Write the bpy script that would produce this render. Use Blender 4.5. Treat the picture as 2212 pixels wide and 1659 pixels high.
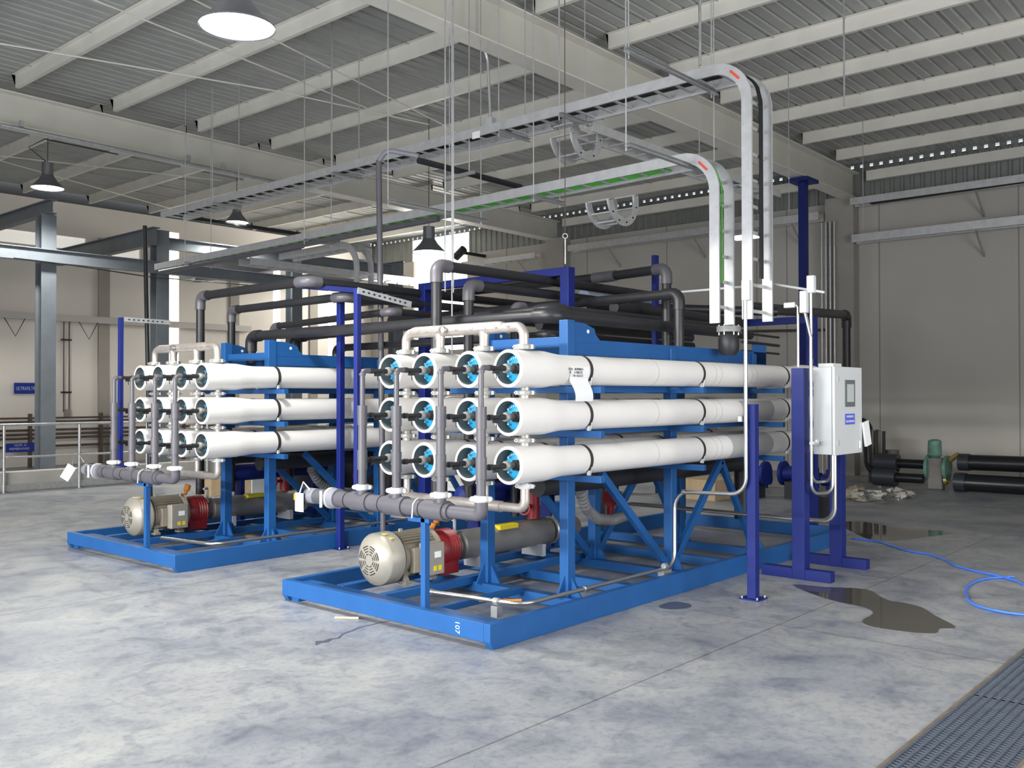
import bpy, math, random
from mathutils import Vector, Matrix
random.seed(7)
PI = math.pi
for o in list(bpy.data.objects): bpy.data.objects.remove(o)
SC = bpy.context.scene
COL = SC.collection

# ---------------------------------------------------------------- camera
CAM_P = (-4.5434, -4.1915, 1.6815); YAW, PITCH, ROLL, FPX = 0.72150, 0.0113, -0.0011, 2029.19
def cam_axes():
    cy, sy, cp, sp = math.cos(YAW), math.sin(YAW), math.cos(PITCH), math.sin(PITCH)
    f = Vector((cy*cp, sy*cp, sp)); r = Vector((sy, -cy, 0)); u = r.cross(f)
    cr, sr = math.cos(ROLL), math.sin(ROLL)
    return f, cr*r+sr*u, -sr*r+cr*u
f_, r_, u_ = cam_axes()
cd = bpy.data.cameras.new('camera'); cam = bpy.data.objects.new('camera', cd); COL.objects.link(cam)
m4 = Matrix((r_, u_, -f_)).transposed().to_4x4(); m4.translation = Vector(CAM_P)
cam.matrix_world = m4
cd.sensor_width = 36; cd.lens = FPX/2212*36; cd.clip_end = 200
SC.camera = cam

# ---------------------------------------------------------------- light and exposure
SC.view_settings.view_transform = 'Standard'; SC.view_settings.look = 'None'
SC.view_settings.gamma = 1; SC.view_settings.use_curve_mapping = False
SC.view_settings.exposure = 0.0
SC.cycles.max_bounces = 8; SC.cycles.diffuse_bounces = 5; SC.cycles.glossy_bounces = 3
SC.cycles.use_denoising = True; SC.cycles.sample_clamp_indirect = 6; SC.cycles.caustics_reflective = False
SC.cycles.caustics_refractive = False
W = bpy.data.worlds.new('world'); SC.world = W; W.use_nodes = True
bg = W.node_tree.nodes['Background']; bg.inputs[0].default_value = (.86, .93, 1, 1); bg.inputs[1].default_value = 2.2
def area(name, loc, rot, sx, sy, power, col):
    l = bpy.data.lights.new(name, 'AREA'); l.shape = 'RECTANGLE'; l.size = sx; l.size_y = sy; l.energy = power; l.color = col
    o = bpy.data.objects.new(name, l); COL.objects.link(o); o.location = loc; o.rotation_euler = rot
    return o
# daylight entering through the big door opening behind the camera (x = -9) and the side door (y = -9.5)
area('daylight_big_door', (-8.9, 1.0, 2.2), (PI/2, 0, -PI/2), 11, 4.2, 560, (.95, .97, 1))
# open sky above the yard outside that door; the door head cuts it off, so it only reaches the lower part of the hall
area('sky_over_yard', (-24, 1.5, 9.2), (math.radians(70), 0, -PI/2), 20, 6.5, 4500, (.88, .94, 1))
area('added_strip_light', (-14, 1.5, 5.00), (PI/2, 0, -PI/2), 20, .22, 3600, (1, .98, .92))  # added unseen strip lamp, shaped to brighten the lower band of the back wall
area('daylight_side_door', (0.5, -9.35, 2.2), (PI/2, 0, 0), 9, 4.0, 560, (1, .98, .95))
# daylight through the tall panes of the far walls
area('daylight_wall_pane', (14.8, 16.3, 4.6), (PI/2, 0, PI/2), 2.2, 2.2, 250, (1, .96, .88))

LP = 800   # watts of each high bay lamp

# ---------------------------------------------------------------- materials
MATS = {}
def mat(name, col, rough=.5, metal=0, var=0, vscale=8, emit=None, estr=0, bump=0, spec=.5):
    if name in MATS: return MATS[name]
    m = bpy.data.materials.new(name); m.use_nodes = True; nt = m.node_tree; b = nt.nodes['Principled BSDF']
    c = (*col, 1)
    b.inputs['Base Color'].default_value = c; b.inputs['Roughness'].default_value = rough; b.inputs['Metallic'].default_value = metal
    b.inputs['Specular IOR Level'].default_value = spec
    if emit: b.inputs['Emission Color'].default_value = (*emit, 1); b.inputs['Emission Strength'].default_value = estr
    tc = nt.nodes.new('ShaderNodeTexCoord')
    n = nt.nodes.new('ShaderNodeTexNoise'); n.inputs['Scale'].default_value = vscale; n.inputs['Detail'].default_value = 4
    nt.links.new(tc.outputs['Object'], n.inputs['Vector'])
    if var:
        r = nt.nodes.new('ShaderNodeValToRGB'); r.color_ramp.elements[0].position = .3; r.color_ramp.elements[1].position = .7
        r.color_ramp.elements[0].color = (*[x*(1-var) for x in col], 1); r.color_ramp.elements[1].color = (*[min(1, x*(1+var)) for x in col], 1)
        nt.links.new(n.outputs['Fac'], r.inputs['Fac']); nt.links.new(r.outputs['Color'], b.inputs['Base Color'])
    if bump:
        bn = nt.nodes.new('ShaderNodeBump'); bn.inputs['Strength'].default_value = bump; bn.inputs['Distance'].default_value = .01
        nt.links.new(n.outputs['Fac'], bn.inputs['Height']); nt.links.new(bn.outputs['Normal'], b.inputs['Normal'])
    MATS[name] = m; return m
skidblue = mat('skid_blue_paint', (.014, .092, .285), .4, 0, .06, 5, spec=.4)
deepblue = mat('support_blue_paint', (.006, .016, .15), .5, 0, .06, 5, spec=.35)
frp = mat('white_frp', (.78, .76, .74), .32, 0, .03, 3)
rimw = mat('white_rim', (.82, .83, .84), .35, 0, .02, 4)
innerm = mat('vessel_inner', (.16, .16, .14), .6, 0, .15, 9)
plateb = mat('end_plate_blue', (.03, .36, .66), .35, 0, .25, 14)
steelm = mat('stainless', (.62, .60, .58), .32, .85, .08, 12)
pickled = mat('pickled_stainless', (.50, .455, .425), .4, .6, .12, 10)
galv = mat('galvanized', (.55, .56, .57), .38, .75, .10, 14)
traym = mat('tray_zinc', (.60, .60, .615), .42, .55, .08, 10)
emt = mat('emt_conduit', (.52, .52, .51), .28, .9, .05, 9)
grypvc = mat('grey_pvc', (.105, .10, .115), .38, 0, .07, 6)
dkpvc = mat('dark_pvc', (.020, .020, .024), .42, 0, .15, 6)
ltpvc = mat('pale_grey_pvc', (.22, .22, .25), .4, 0, .07, 6)  # paler grey plastic for the collar, stub and curved pipe
blk = mat('black_plastic', (.012, .012, .014), .45, 0, .2, 6)
strapm = mat('strap_dark', (.035, .03, .028), .5, 0, .15, 20)
clampw = mat('white_clamp', (.58, .59, .60), .4, 0, .05, 16)
clampg = mat('cast_coupling', (.36, .365, .35), .45, .3, .15, 25)
tan = mat('motor_tan', (.27, .24, .19), .45, .15, .08, 9)
tanlt = mat('motor_cover_tan', (.33, .305, .26), .42, .2, .05, 9)
redm = mat('guard_red', (.24, .010, .014), .45, 0, .1, 9)
orange = mat('orange_plastic', (.85, .28, .03), .5)
yellow = mat('yellow_label', (.75, .6, .02), .5)
white = mat('white_paper', (.82, .83, .83), .6)
inkm = mat('ink_dark', (.10, .09, .09), .7)
cream = mat('cream_steel', (.60, .59, .53), .5, 0, .05, 2)
creamp = mat('purlin_cream', (.76, .735, .67), .45, 0, .06, 2)
deckm = mat('roof_sheet', (.41, .415, .395), .6, 0, .06, 3)
graysteel = mat('structural_grey', (.17, .19, .215), .45, .1, .08, 4)
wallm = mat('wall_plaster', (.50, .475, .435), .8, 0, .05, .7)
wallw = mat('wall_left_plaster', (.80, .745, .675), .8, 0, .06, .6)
concr = mat('curb_concrete', (.42, .40, .37), .85, 0, .12, 3)
corrm = mat('cladding_sheet', (.26, .27, .26), .45, .4, .08, 4)
brownpipe = mat('brown_pipe', (.09, .065, .055), .5, 0, .2, 6)
screen = mat('hmi_screen', (.5, .53, .53), .2)
hmif = mat('hmi_frame', (.13, .15, .15), .4)
panelm = mat('panel_grey', (.60, .62, .63), .38, 0, .02, 3)
lampon = mat('lamp_glow', (1, .98, .93), .5, emit=(1, .98, .93), estr=9)
paneglow = mat('lit_frosted_pane', (1, .97, .9), .6, emit=(1, .96, .88), estr=2.6)
lampb = mat('lamp_housing', (.20, .20, .22), .4, .5, .05, 9)
greenc = mat('green_cable', (.10, .55, .06), .5)
redsticker = mat('red_sticker', (.85, .09, .05), .5)
signb = mat('sign_blue', (.012, .035, .30), .4)
woodm = mat('raw_wood', (.62, .50, .36), .7, 0, .15, 20)
glassy = mat('clear_pane', (.8, .85, .9), .1)
hosem = mat('hose_blue', (.06, .20, .80), .35)
gratem = mat('grate_grey', (.095, .115, .15), .5, .1, .12, 10)
pitm = mat('trench_dark', (.03, .03, .035), .9)
tankm = mat('tank_black', (.02, .02, .025), .5, 0, .2, 4)
cardb = mat('cardboard', (.45, .33, .20), .8, 0, .1, 8)
plastic = mat('plastic_film', (.62, .60, .55), .15, 0, .25, 18)
greenvalve = mat('valve_green', (.12, .26, .21), .5, 0, .2, 9)
graylab = mat('grey_label', (.42, .41, .41), .5)
brasscol = mat('brass', (.5, .38, .12), .35, .6)

def floor_material():
    m = bpy.data.materials.new('polished_concrete'); m.use_nodes = True; nt = m.node_tree; b = nt.nodes['Principled BSDF']; L = nt.links.new
    N = nt.nodes.new
    tc = N('ShaderNodeTexCoord')
    def noise(s, d=6, r=.6, dist=0):
        n = N('ShaderNodeTexNoise'); n.inputs['Scale'].default_value = s; n.inputs['Detail'].default_value = d
        n.inputs['Roughness'].default_value = r; n.inputs['Distortion'].default_value = dist; L(tc.outputs['Object'], n.inputs['Vector']); return n
    def ramp(src, stops):
        r = N('ShaderNodeValToRGB'); e = r.color_ramp.elements
        e[0].position, e[0].color = stops[0][0], (*stops[0][1], 1); e[1].position, e[1].color = stops[1][0], (*stops[1][1], 1)
        for p, c in stops[2:]: x = e.new(p); x.color = (*c, 1)
        L(src, r.inputs['Fac']); return r
    def mixc(a, bb, fac, mode='MULTIPLY', fv=1.):
        x = N('ShaderNodeMix'); x.data_type = 'RGBA'; x.blend_type = mode
        if fac is not None: L(fac, x.inputs[0])
        else: x.inputs[0].default_value = fv
        L(a, x.inputs[6]); L(bb, x.inputs[7]); return x.outputs[2]
    a = noise(.9, 8, .62, .4); c1 = ramp(a.outputs['Fac'], [(.34, (.205, .215, .25)), (.50, (.305, .31, .325)), (.66, (.395, .395, .385))])
    b2 = noise(4.2, 8, .7, .6); c2 = ramp(b2.outputs['Fac'], [(.33, (.66, .69, .75)), (.52, (1, 1, 1)), (.75, (1.0, 1.0, .97))])
    c3n = noise(22, 5, .7); c3 = ramp(c3n.outputs['Fac'], [(.34, (.74, .76, .81)), (.50, (.97, .97, .98)), (.66, (1, 1, 1))])
    col = mixc(c1.outputs['Color'], c2.outputs['Color'], None); col = mixc(col, c3.outputs['Color'], None)
    sp = noise(60, 2, .5); c4 = ramp(sp.outputs['Fac'], [(.24, (.4, .4, .42)), (.30, (1, 1, 1))]); col = mixc(col, c4.outputs['Color'], None)
    # saw-cut joints every 4.6 m along both directions
    sx = N('ShaderNodeSeparateXYZ'); L(tc.outputs['Object'], sx.inputs[0])
    def joint(out, off, per, w):
        ad = N('ShaderNodeMath'); ad.operation = 'ADD'; L(out, ad.inputs[0]); ad.inputs[1].default_value = off
        pm = N('ShaderNodeMath'); pm.operation = 'PINGPONG'; L(ad.outputs[0], pm.inputs[0]); pm.inputs[1].default_value = per/2
        lt = N('ShaderNodeMath'); lt.operation = 'LESS_THAN'; L(pm.outputs[0], lt.inputs[0]); lt.inputs[1].default_value = w
        return lt.outputs[0]
    j = N('ShaderNodeMath'); j.operation = 'MAXIMUM'; L(joint(sx.outputs['Y'], 1.11, 4.6, .006), j.inputs[0]); L(joint(sx.outputs['X'], 3.3, 5.2, .006), j.inputs[1])
    dk = N('ShaderNodeRGB'); dk.outputs[0].default_value = (.55, .53, .50, 1)
    col = mixc(col, dk.outputs[0], j.outputs[0])
    L(col, b.inputs['Base Color'])
    rr = ramp(b2.outputs['Fac'], [(.35, (.30,)*3), (.7, (.55,)*3)]); L(rr.outputs['Color'], b.inputs['Roughness'])
    b.inputs['Specular IOR Level'].default_value = .35
    return m
def wet_material(name, col, rough):
    m = bpy.data.materials.new(name); m.use_nodes = True; b = m.node_tree.nodes['Principled BSDF']
    b.inputs['Base Color'].default_value = (*col, 1); b.inputs['Roughness'].default_value = rough; return m
floorm = floor_material()
wetm = wet_material('wet_concrete', (.075, .068, .058), .04)
dampm = wet_material('damp_concrete', (.09, .095, .125), .35)

# ---------------------------------------------------------------- mesh helpers
ORG = {}
class MB:
    def __init__(s): s.v = []; s.f = []
    def add(s, vs, fs):
        n = len(s.v); s.v += [tuple(v) for v in vs]; s.f += [tuple(i+n for i in f) for f in fs]; return s
    def box(s, a, b):
        x0, y0, z0 = a; x1, y1, z1 = b
        v = [(x0,y0,z0),(x1,y0,z0),(x1,y1,z0),(x0,y1,z0),(x0,y0,z1),(x1,y0,z1),(x1,y1,z1),(x0,y1,z1)]
        return s.add(v, [(0,3,2,1),(4,5,6,7),(0,1,5,4),(1,2,6,5),(2,3,7,6),(3,0,4,7)])
    def cbox(s, c, d): return s.box([c[i]-d[i]/2 for i in range(3)], [c[i]+d[i]/2 for i in range(3)])
    def prism(s, poly, p, q, up=(0,0,1)):
        """poly: (u,w) list in the plane across p->q; w along up"""
        p, q = Vector(p), Vector(q); d = (q-p).normalized(); up = Vector(up)
        if abs(d.dot(up)) > .99: up = Vector((1,0,0))
        u = d.cross(up).normalized(); w = u.cross(d).normalized(); n = len(poly)
        v = [p+u*a+w*b for a, b in poly]+[q+u*a+w*b for a, b in poly]
        return s.add(v, [tuple(range(n)), tuple(range(2*n-1, n-1, -1))]+[(i, i+n, (i+1) % n+n, (i+1) % n) for i in range(n)])
    def bar(s, p, q, w, h, up=(0,0,1)):
        return s.prism([(-w/2,-h/2),(w/2,-h/2),(w/2,h/2),(-w/2,h/2)], p, q, up)
    def ibeam(s, p, q, w, h, tw=.012, tf=.016, up=(0,0,1)):
        a, b = w/2, h/2; t = tw/2
        return s.prism([(-a,-b),(a,-b),(a,-b+tf),(t,-b+tf),(t,b-tf),(a,b-tf),(a,b),(-a,b),(-a,b-tf),(-t,b-tf),(-t,-b+tf),(-a,-b+tf)], p, q, up)
    def chan(s, p, q, w, h, t=.006, up=(0,0,1), side=1):
        a, b = w*side, h/2
        return s.prism([(0,-b),(a,-b),(a,-b+t),(t*side,-b+t),(t*side,b-t),(a,b-t),(a,b),(0,b)], p, q, up)
    def tube(s, pts, r, seg=12, caps=True):
        pts = [Vector(p) for p in pts]; n = len(pts)
        rs = r if isinstance(r, (list, tuple)) else [r]*n
        t0 = (pts[1]-pts[0]).normalized(); ref = Vector((0,0,1)) if abs(t0.z) < .9 else Vector((1,0,0))
        u = t0.cross(ref).normalized(); rings = []
        for i, p in enumerate(pts):
            a = (pts[i]-pts[i-1]).normalized() if i else t0
            b = (pts[i+1]-pts[i]).normalized() if i < n-1 else a
            t = (a+b).normalized() if (a+b).length > 1e-6 else a
            u = (u-t*u.dot(t)).normalized(); w = t.cross(u)
            k = 1/max(.5, t.dot(a))
            rings.append([p+(u*math.cos(2*PI*j/seg)+w*math.sin(2*PI*j/seg))*rs[i] for j in range(seg)])
        v = [x for rg in rings for x in rg]; f = []
        for i in range(n-1):
            for j in range(seg): f.append((i*seg+j, i*seg+(j+1) % seg, (i+1)*seg+(j+1) % seg, (i+1)*seg+j))
        if caps: f += [tuple(range(seg-1, -1, -1)), tuple((n-1)*seg+j for j in range(seg))]
        return s.add(v, f)
    def cyl(s, p, q, r, seg=16): return s.tube([p, q], r, seg)
    def lathe(s, o, ax, prof, seg=28, closed=False):
        """prof: (t,r) along ax from o"""
        o = Vector(o); ax = Vector(ax).normalized(); ref = Vector((0,0,1)) if abs(ax.z) < .9 else Vector((1,0,0))
        u = ax.cross(ref).normalized(); w = ax.cross(u); n = len(prof)
        v = [o+ax*t+(u*math.cos(2*PI*j/seg)+w*math.sin(2*PI*j/seg))*r for t, r in prof for j in range(seg)]
        f = [(i*seg+j, i*seg+(j+1) % seg, (i+1)*seg+(j+1) % seg, (i+1)*seg+j) for i in range(n-1) for j in range(seg)]
        if closed: f += [((n-1)*seg+j, (n-1)*seg+(j+1) % seg, (j+1) % seg, j) for j in range(seg)]
        else:
            if prof[0][1] > 1e-5: f.append(tuple(range(seg-1, -1, -1)))
            if prof[-1][1] > 1e-5: f.append(tuple((n-1)*seg+j for j in range(seg)))
        return s.add(v, f)
    def ring(s, c, ax, r0, r1, w, seg=28): return s.lathe(c, ax, [(-w/2, r0), (-w/2, r1), (w/2, r1), (w/2, r0)], seg, True)
    def poly(s, pts, z, t=.003):
        n = len(pts); v = [(x, y, z) for x, y in pts]+[(x, y, z+t) for x, y in pts]
        return s.add(v, [tuple(range(n-1, -1, -1)), tuple(range(n, 2*n))]+[(i, (i+1) % n, (i+1) % n+n, i+n) for i in range(n)])
    def build(s, name, m, parent=None, smooth=True, bevel=0, **k):
        off = Vector(ORG.get(parent.name, (0,0,0))) if parent else Vector((0,0,0))
        me = bpy.data.meshes.new(name); me.from_pydata([Vector(v)-off for v in s.v], [], s.f); me.materials.append(m)
        me.validate()
        import bmesh as _b
        bm = _b.new(); bm.from_mesh(me); _b.ops.recalc_face_normals(bm, faces=bm.faces); bm.to_mesh(me); bm.free()
        if smooth:
            me.polygons.foreach_set('use_smooth', [True]*len(me.polygons)); me.set_sharp_from_angle(angle=math.radians(38))
        o = bpy.data.objects.new(name, me); COL.objects.link(o)
        if parent: o.parent = parent; ORG[o.name] = tuple(off)
        if bevel:
            b = o.modifiers.new('bevel', 'BEVEL'); b.width = bevel; b.segments = 2; b.limit_method = 'ANGLE'
        for kk, vv in k.items(): o[kk] = vv
        return o
def thing(name, label, cat, loc=(0,0,0), group=None):
    o = bpy.data.objects.new(name, None); COL.objects.link(o); o.location = loc; ORG[o.name] = tuple(loc); o.empty_display_size = .1
    o['label'] = label; o['category'] = cat
    if group: o['group'] = group
    return o
def tag(o, label, cat, group=None):
    o['label'] = label; o['category'] = cat
    if group: o['group'] = group
    return o
def struct(mb, name, m, smooth=False): return mb.build(name, m, None, smooth, kind='structure')
def copy_tree(o, parent=None, delta=None, label=None, group=None):
    c = o.copy(); COL.objects.link(c); c.parent = parent
    if delta is not None: c.location = Vector(o.location)+Vector(delta)
    if label: c['label'] = label
    if group: c['group'] = group
    for ch in list(o.children): copy_tree(ch, c)
    return c
def fillet(pts, R, n=6):
    pts = [Vector(p) for p in pts]; out = [pts[0]]
    for i in range(1, len(pts)-1):
        a, b, c = pts[i-1], pts[i], pts[i+1]; u = (a-b).normalized(); v = (c-b).normalized()
        ang = u.angle(v)
        if ang > PI-.02: out.append(b); continue
        d = min(R/math.tan(ang/2), (a-b).length*.49, (c-b).length*.49); p, q = b+u*d, b+v*d
        rr = d*math.tan(ang/2); cen = b+(u+v).normalized()*(rr/math.sin(ang/2))
        x = (p-cen); y = (q-cen); w = x.angle(y)
        for k in range(n+1):
            t = k/n; out.append(cen+(x*math.sin((1-t)*w)+y*math.sin(t*w))/math.sin(w))
    out.append(pts[-1]); return out
def text_mesh(txt, size, m, loc, rot, name, parent=None, ext=.0008, align='CENTER'):
    cu = bpy.data.curves.new(name, 'FONT'); cu.body = txt; cu.size = size; cu.extrude = ext; cu.align_x = align; cu.align_y = 'CENTER'; cu.resolution_u = 3
    t = bpy.data.objects.new('tmp', cu); COL.objects.link(t)
    dg = bpy.context.evaluated_depsgraph_get(); me = bpy.data.meshes.new_from_object(t.evaluated_get(dg)); bpy.data.objects.remove(t)
    M = Matrix.Translation(Vector(loc)-Vector(ORG.get(parent.name, (0,0,0)) if parent else (0,0,0))) @ rot.to_4x4()
    me.transform(M); me.name = name; me.materials.clear(); me.materials.append(m)
    o = bpy.data.objects.new(name, me); COL.objects.link(o)
    if parent: o.parent = parent
    return o
def basis(right, up):
    r, u = Vector(right).normalized(), Vector(up).normalized(); return Matrix((r, u, r.cross(u))).transposed()

# ---------------------------------------------------------------- room shell
XB, YL, YR, XF = 15.0, 19.0, -9.5, -9.0
def zdeck(x): return 6.64-.010*(x-4)
# floor with the drain trench cut out (x -3..14, y -3.10..-2.62)
fl = MB(); GY0, GY1, GX0, GX1 = -3.10, -2.62, -2.0, 9.0
for a, b in (((XF,YR),(XB,GY0)), ((XF,GY1),(XB,YL)), ((XF,GY0),(GX0,GY1)), ((GX1,GY0),(XB,GY1))):
    fl.box((a[0],a[1],-.2), (b[0],b[1],0))
struct(fl, 'floor', floorm)
tr = MB(); tr.box((GX0,GY0,-.30),(GX1,GY1,-.28)).box((GX0,GY0,-.3),(GX1,GY0+.012,-.03)).box((GX0,GY1-.012,-.3),(GX1,GY1,-.03)).box((GX0-.0,GY0,-.3),(GX0+.01,GY1,-.03)).box((GX1-.01,GY0,-.3),(GX1,GY1,-.03))
struct(tr, 'trim_1', pitm)
# roof deck: ribs run along X, pitch .2
dk = MB(); y = YR
while y < YL:
    prof = [(y, 0), (y+.135, 0), (y+.15, .018), (y+.18, .018), (y+.195, 0), (y+.2, 0)]
    for (ya, za), (yb, zb) in zip(prof, prof[1:]):
        v = [(XF, ya, zdeck(XF)+za), (XF, yb, zdeck(XF)+zb), (XB+.4, yb, zdeck(XB+.4)+zb), (XB+.4, ya, zdeck(XB+.4)+za)]
        dk.add(v, [(0,1,2,3)])
    y += .2
# lap seams: a thin fold hanging under the sheets every fifth rib
y = YR+.1
while y < YL:
    dk.prism([(-.005,-.022),(.005,-.022),(.005,.001),(-.005,.001)], (XF, y, zdeck(XF)), (XB, y, zdeck(XB))); y += 1.0
struct(dk, 'ceiling', deckm)
# back wall: concrete panels, corrugated cladding above, openings for the lit panes
def wall_x(mb, x0, x1, y0, y1, z0, z1, holes):
    """wall in the YZ plane with rectangular holes (ya,yb,za,zb)"""
    ys = sorted({y0, y1, *[h[0] for h in holes], *[h[1] for h in holes]}); zs = sorted({z0, z1, *[h[2] for h in holes], *[h[3] for h in holes]})
    for a, b in zip(ys, ys[1:]):
        for c, d in zip(zs, zs[1:]):
            if not any(h[0] <= a and b <= h[1] and h[2] <= c and d <= h[3] for h in holes): mb.box((x0,a,c),(x1,b,d))
def wall_y(mb, y0, y1, x0, x1, z0, z1, holes):
    xs = sorted({x0, x1, *[h[0] for h in holes], *[h[1] for h in holes]}); zs = sorted({z0, z1, *[h[2] for h in holes], *[h[3] for h in holes]})
    for a, b in zip(xs, xs[1:]):
        for c, d in zip(zs, zs[1:]):
            if not any(h[0] <= a and b <= h[1] and h[2] <= c and d <= h[3] for h in holes): mb.box((a,y0,c),(b,y1,d))
HB = [(14.72, 17.0, 3.0, 5.95)]
wb = MB(); wall_x(wb, XB, XB+.2, YR, YL, 0, 5.75, [(h[0], h[1], h[2], 5.75) for h in HB])
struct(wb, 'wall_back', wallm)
# vertical panel joints of the back wall
jt = MB()
for yy in (-7.4, -4.9, -2.3, .3, 2.9, 4.92, 5.64, 8.0, 10.4, 13.2): jt.box((XB-.004, yy-.012, 0), (XB+.002, yy+.012, 5.75))
struct(jt, 'trim_2', mat('panel_joint', (.30, .285, .26), .9))  # joint strips, darker than the wall panels
cl = MB(); y = YR
while y < YL:
    if not (14.6 < y < 17.0):
        for (ya, xa), (yb, xb) in zip([(y,0),(y+.1,0),(y+.12,-.03),(y+.17,-.03),(y+.19,0)], [(y+.1,0),(y+.12,-.03),(y+.17,-.03),(y+.19,0),(y+.2,0)]):
            cl.add([(XB+.05+xa, ya, 5.70), (XB+.05+xb, yb, 5.70), (XB+.05+xb, yb, 6.42), (XB+.05+xa, ya, 6.42)], [(0,1,2,3)])
    y += .2
y = YR; cl2 = MB()
while y < YL:
    cl2.box((XB+.02, y, 6.42), (XB+.05, y+.125, 6.49)); y += .2
cl2.box((XB+.02, YR, 6.40), (XB+.05, YL, 6.425)).box((XB+.02, YR, 6.485), (XB+.05, YL, 6.56))
cl.add(cl2.v, cl2.f)
struct(cl, 'trim_3', corrm)
HL = [(3.2, 5.9, 5.24, 5.55), (6.55, 7.3, 4.95, 5.5), (8.10, 8.38, 0.6, 6.0), (11.33, 11.58, 2.2, 5.5), (13.3, 13.5, 2.6, 5.6)]
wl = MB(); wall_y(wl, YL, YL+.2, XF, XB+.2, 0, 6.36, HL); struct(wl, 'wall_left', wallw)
up = MB().box((XF, YL+.25, 6.2), (XB+.2, YL+.4, 6.8)); struct(up, 'trim_4', mat('dark_gap', (.06,.06,.06), .8))
for i, h in enumerate(HL):
    w = MB().box((h[0], YL+.08, h[2]), (h[1], YL+.1, h[3])); struct(w, 'window_%d' % (i+1), paneglow if i > 1 else mat('dim_pane', (.9,.88,.82), .6, emit=(1,.97,.9), estr=.45))
h = HB[0]; struct(MB().box((XB+.08, h[0], h[2]), (XB+.1, h[1], h[3])), 'window_6', paneglow)
# front wall behind the camera with the big door opening; right wall with a side door
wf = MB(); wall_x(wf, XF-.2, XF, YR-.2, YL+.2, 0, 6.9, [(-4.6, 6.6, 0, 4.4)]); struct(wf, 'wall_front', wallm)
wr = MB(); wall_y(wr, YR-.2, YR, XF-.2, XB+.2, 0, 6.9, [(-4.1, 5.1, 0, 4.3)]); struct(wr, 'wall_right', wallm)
# thin vertical cover strips on the left wall
for i, xx in enumerate((6.2, 9.9, 12.6)):
    struct(MB().box((xx, YL-.05, 0), (xx+.28, YL, 5.6)), 'trim_%d' % (i+5), mat('pilaster', (.36, .33, .29), .85, 0, .05, 2))
struct(MB().box((XF, YL-.16, 3.46), (10.5, YL, 3.62)), 'trim_8', mat('ledge', (.55, .52, .48), .7))

# rafters (welded I girders along X)
def rafter(y, zt0, zb0, label):
    t = thing('roof_girder', label, 'girder', (0, y, zb0), 'roof girders')
    zt = lambda x: zt0-.010*(x-4); zb = lambda x: zb0-.009*(x-4)
    a, b = -7.5, XB
    w = MB(); w.add([(a,y-.006,zb(a)),(b,y-.006,zb(b)),(b,y-.006,zt(b)),(a,y-.006,zt(a)),(a,y+.006,zb(a)),(b,y+.006,zb(b)),(b,y+.006,zt(b)),(a,y+.006,zt(a))],
        [(0,1,2,3),(7,6,5,4),(0,4,5,1),(3,2,6,7)]); w.build('web', cream, t, False)
    MB().bar((a,y,zb(a)), (b,y,zb(b)), .30, .02).build('lower_flange', creamp, t, False)
    MB().bar((a,y,zt(a)), (b,y,zt(b)), .30, .02).build('upper_flange', creamp, t, False)
    return t
rafter(3.45, 6.41, 5.87, 'big cream roof girder running over the front skid to the back wall')
rafter(11.40, 6.37, 5.86, 'cream roof girder crossing the upper left of the view')
# wall columns under the girders
for yy, lab in ((3.62, 'wide plastered column on the back wall under the big girder'), (11.25, 'plastered back wall column behind the blue portal frame')):
    c = MB().box((XB-.30, yy-.30, 0), (XB, yy+.30, 5.8)); tag(c.build('wall_column', mat('column_plaster', (.36, .34, .31), .8, 0, .05, 2), None, False), lab, 'column', 'back wall columns')
# purlins, one per bay and line
PX = [1.29+1.555*k for k in range(-3, 9)]
bays = (('right-hand', YR, 3.28, -2), ('middle', 3.62, 11.22, 0), ('left', 11.6, YL-.02, 1))
ordn = ['first', 'second', 'third', 'fourth', 'fifth', 'sixth', 'seventh', 'eighth', 'ninth', 'tenth', 'eleventh', 'twelfth']
for bn, y0, y1, kmin in bays:
    vis = [x for x in PX if x >= {'right-hand': 1.2, 'middle': -.5, 'left': 2.6}[bn]]
    for i, x in enumerate(reversed(vis)):
        z = zdeck(x)-.105
        c = MB(); c.prism([(-.004,-.10),(.06,-.10),(.06,-.08),(.055,-.08),(.055,-.095),(.001,-.095),(.001,.095),(-.06,.095),(-.06,.10),(-.004,.10)], (x, y0, z), (x, y1, z))
        o = c.build('roof_purlin', creamp, None, False)
        tag(o, 'cream roof purlin in the %s bay, %s counted from the back wall' % (bn, ordn[i]), 'purlin', 'roof purlins of the %s bay' % bn)
# eave beam on top of the back wall
for y0, y1, nm in ((YR, 3.1, 'right-hand'), (3.8, 11.1, 'middle')):
    tag(MB().bar((XB-.1, y0, 6.20), (XB-.1, y1, 6.20), .12, .20).build('eave_beam', creamp, None, False), 'cream eave beam along the back wall in the %s bay' % nm, 'beam', 'eave beams')

# sag rods / cross bracing under the deck (thin round bars)
br = [((-2.97, 10.23, 6.39), (3.96, 8.12, 6.39), 'long white bracing rod crossing from the upper left under the big lamp'),
      ((-2.47, 6.32, 6.36), (5.41, 7.68, 6.36), 'white bracing rod passing directly behind the big lamp'),
      ((-0.98, 5.29, 6.33), (7.77, 7.6, 6.33), 'white bracing rod right of the big lamp, ending over the trays'),
      ((3.96, 8.12, 6.39), (6.74, 7.66, 6.39), 'short white bracing rod beyond the crossing of the long ones'),
      ((-0.07, 14.61, 6.35), (7.47, 17.74, 6.35), 'white bracing rod passing in front of the far left lamp'),
      ((2.1, 15.4, 6.32), (6.54, 13.91, 6.32), 'thin bracing rod in the left bay above the lamps')]
for p, q, lab in br: tag(MB().cyl(p, q, .011, 6).build('bracing_rod', creamp), lab, 'rod', 'roof bracing rods')


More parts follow.
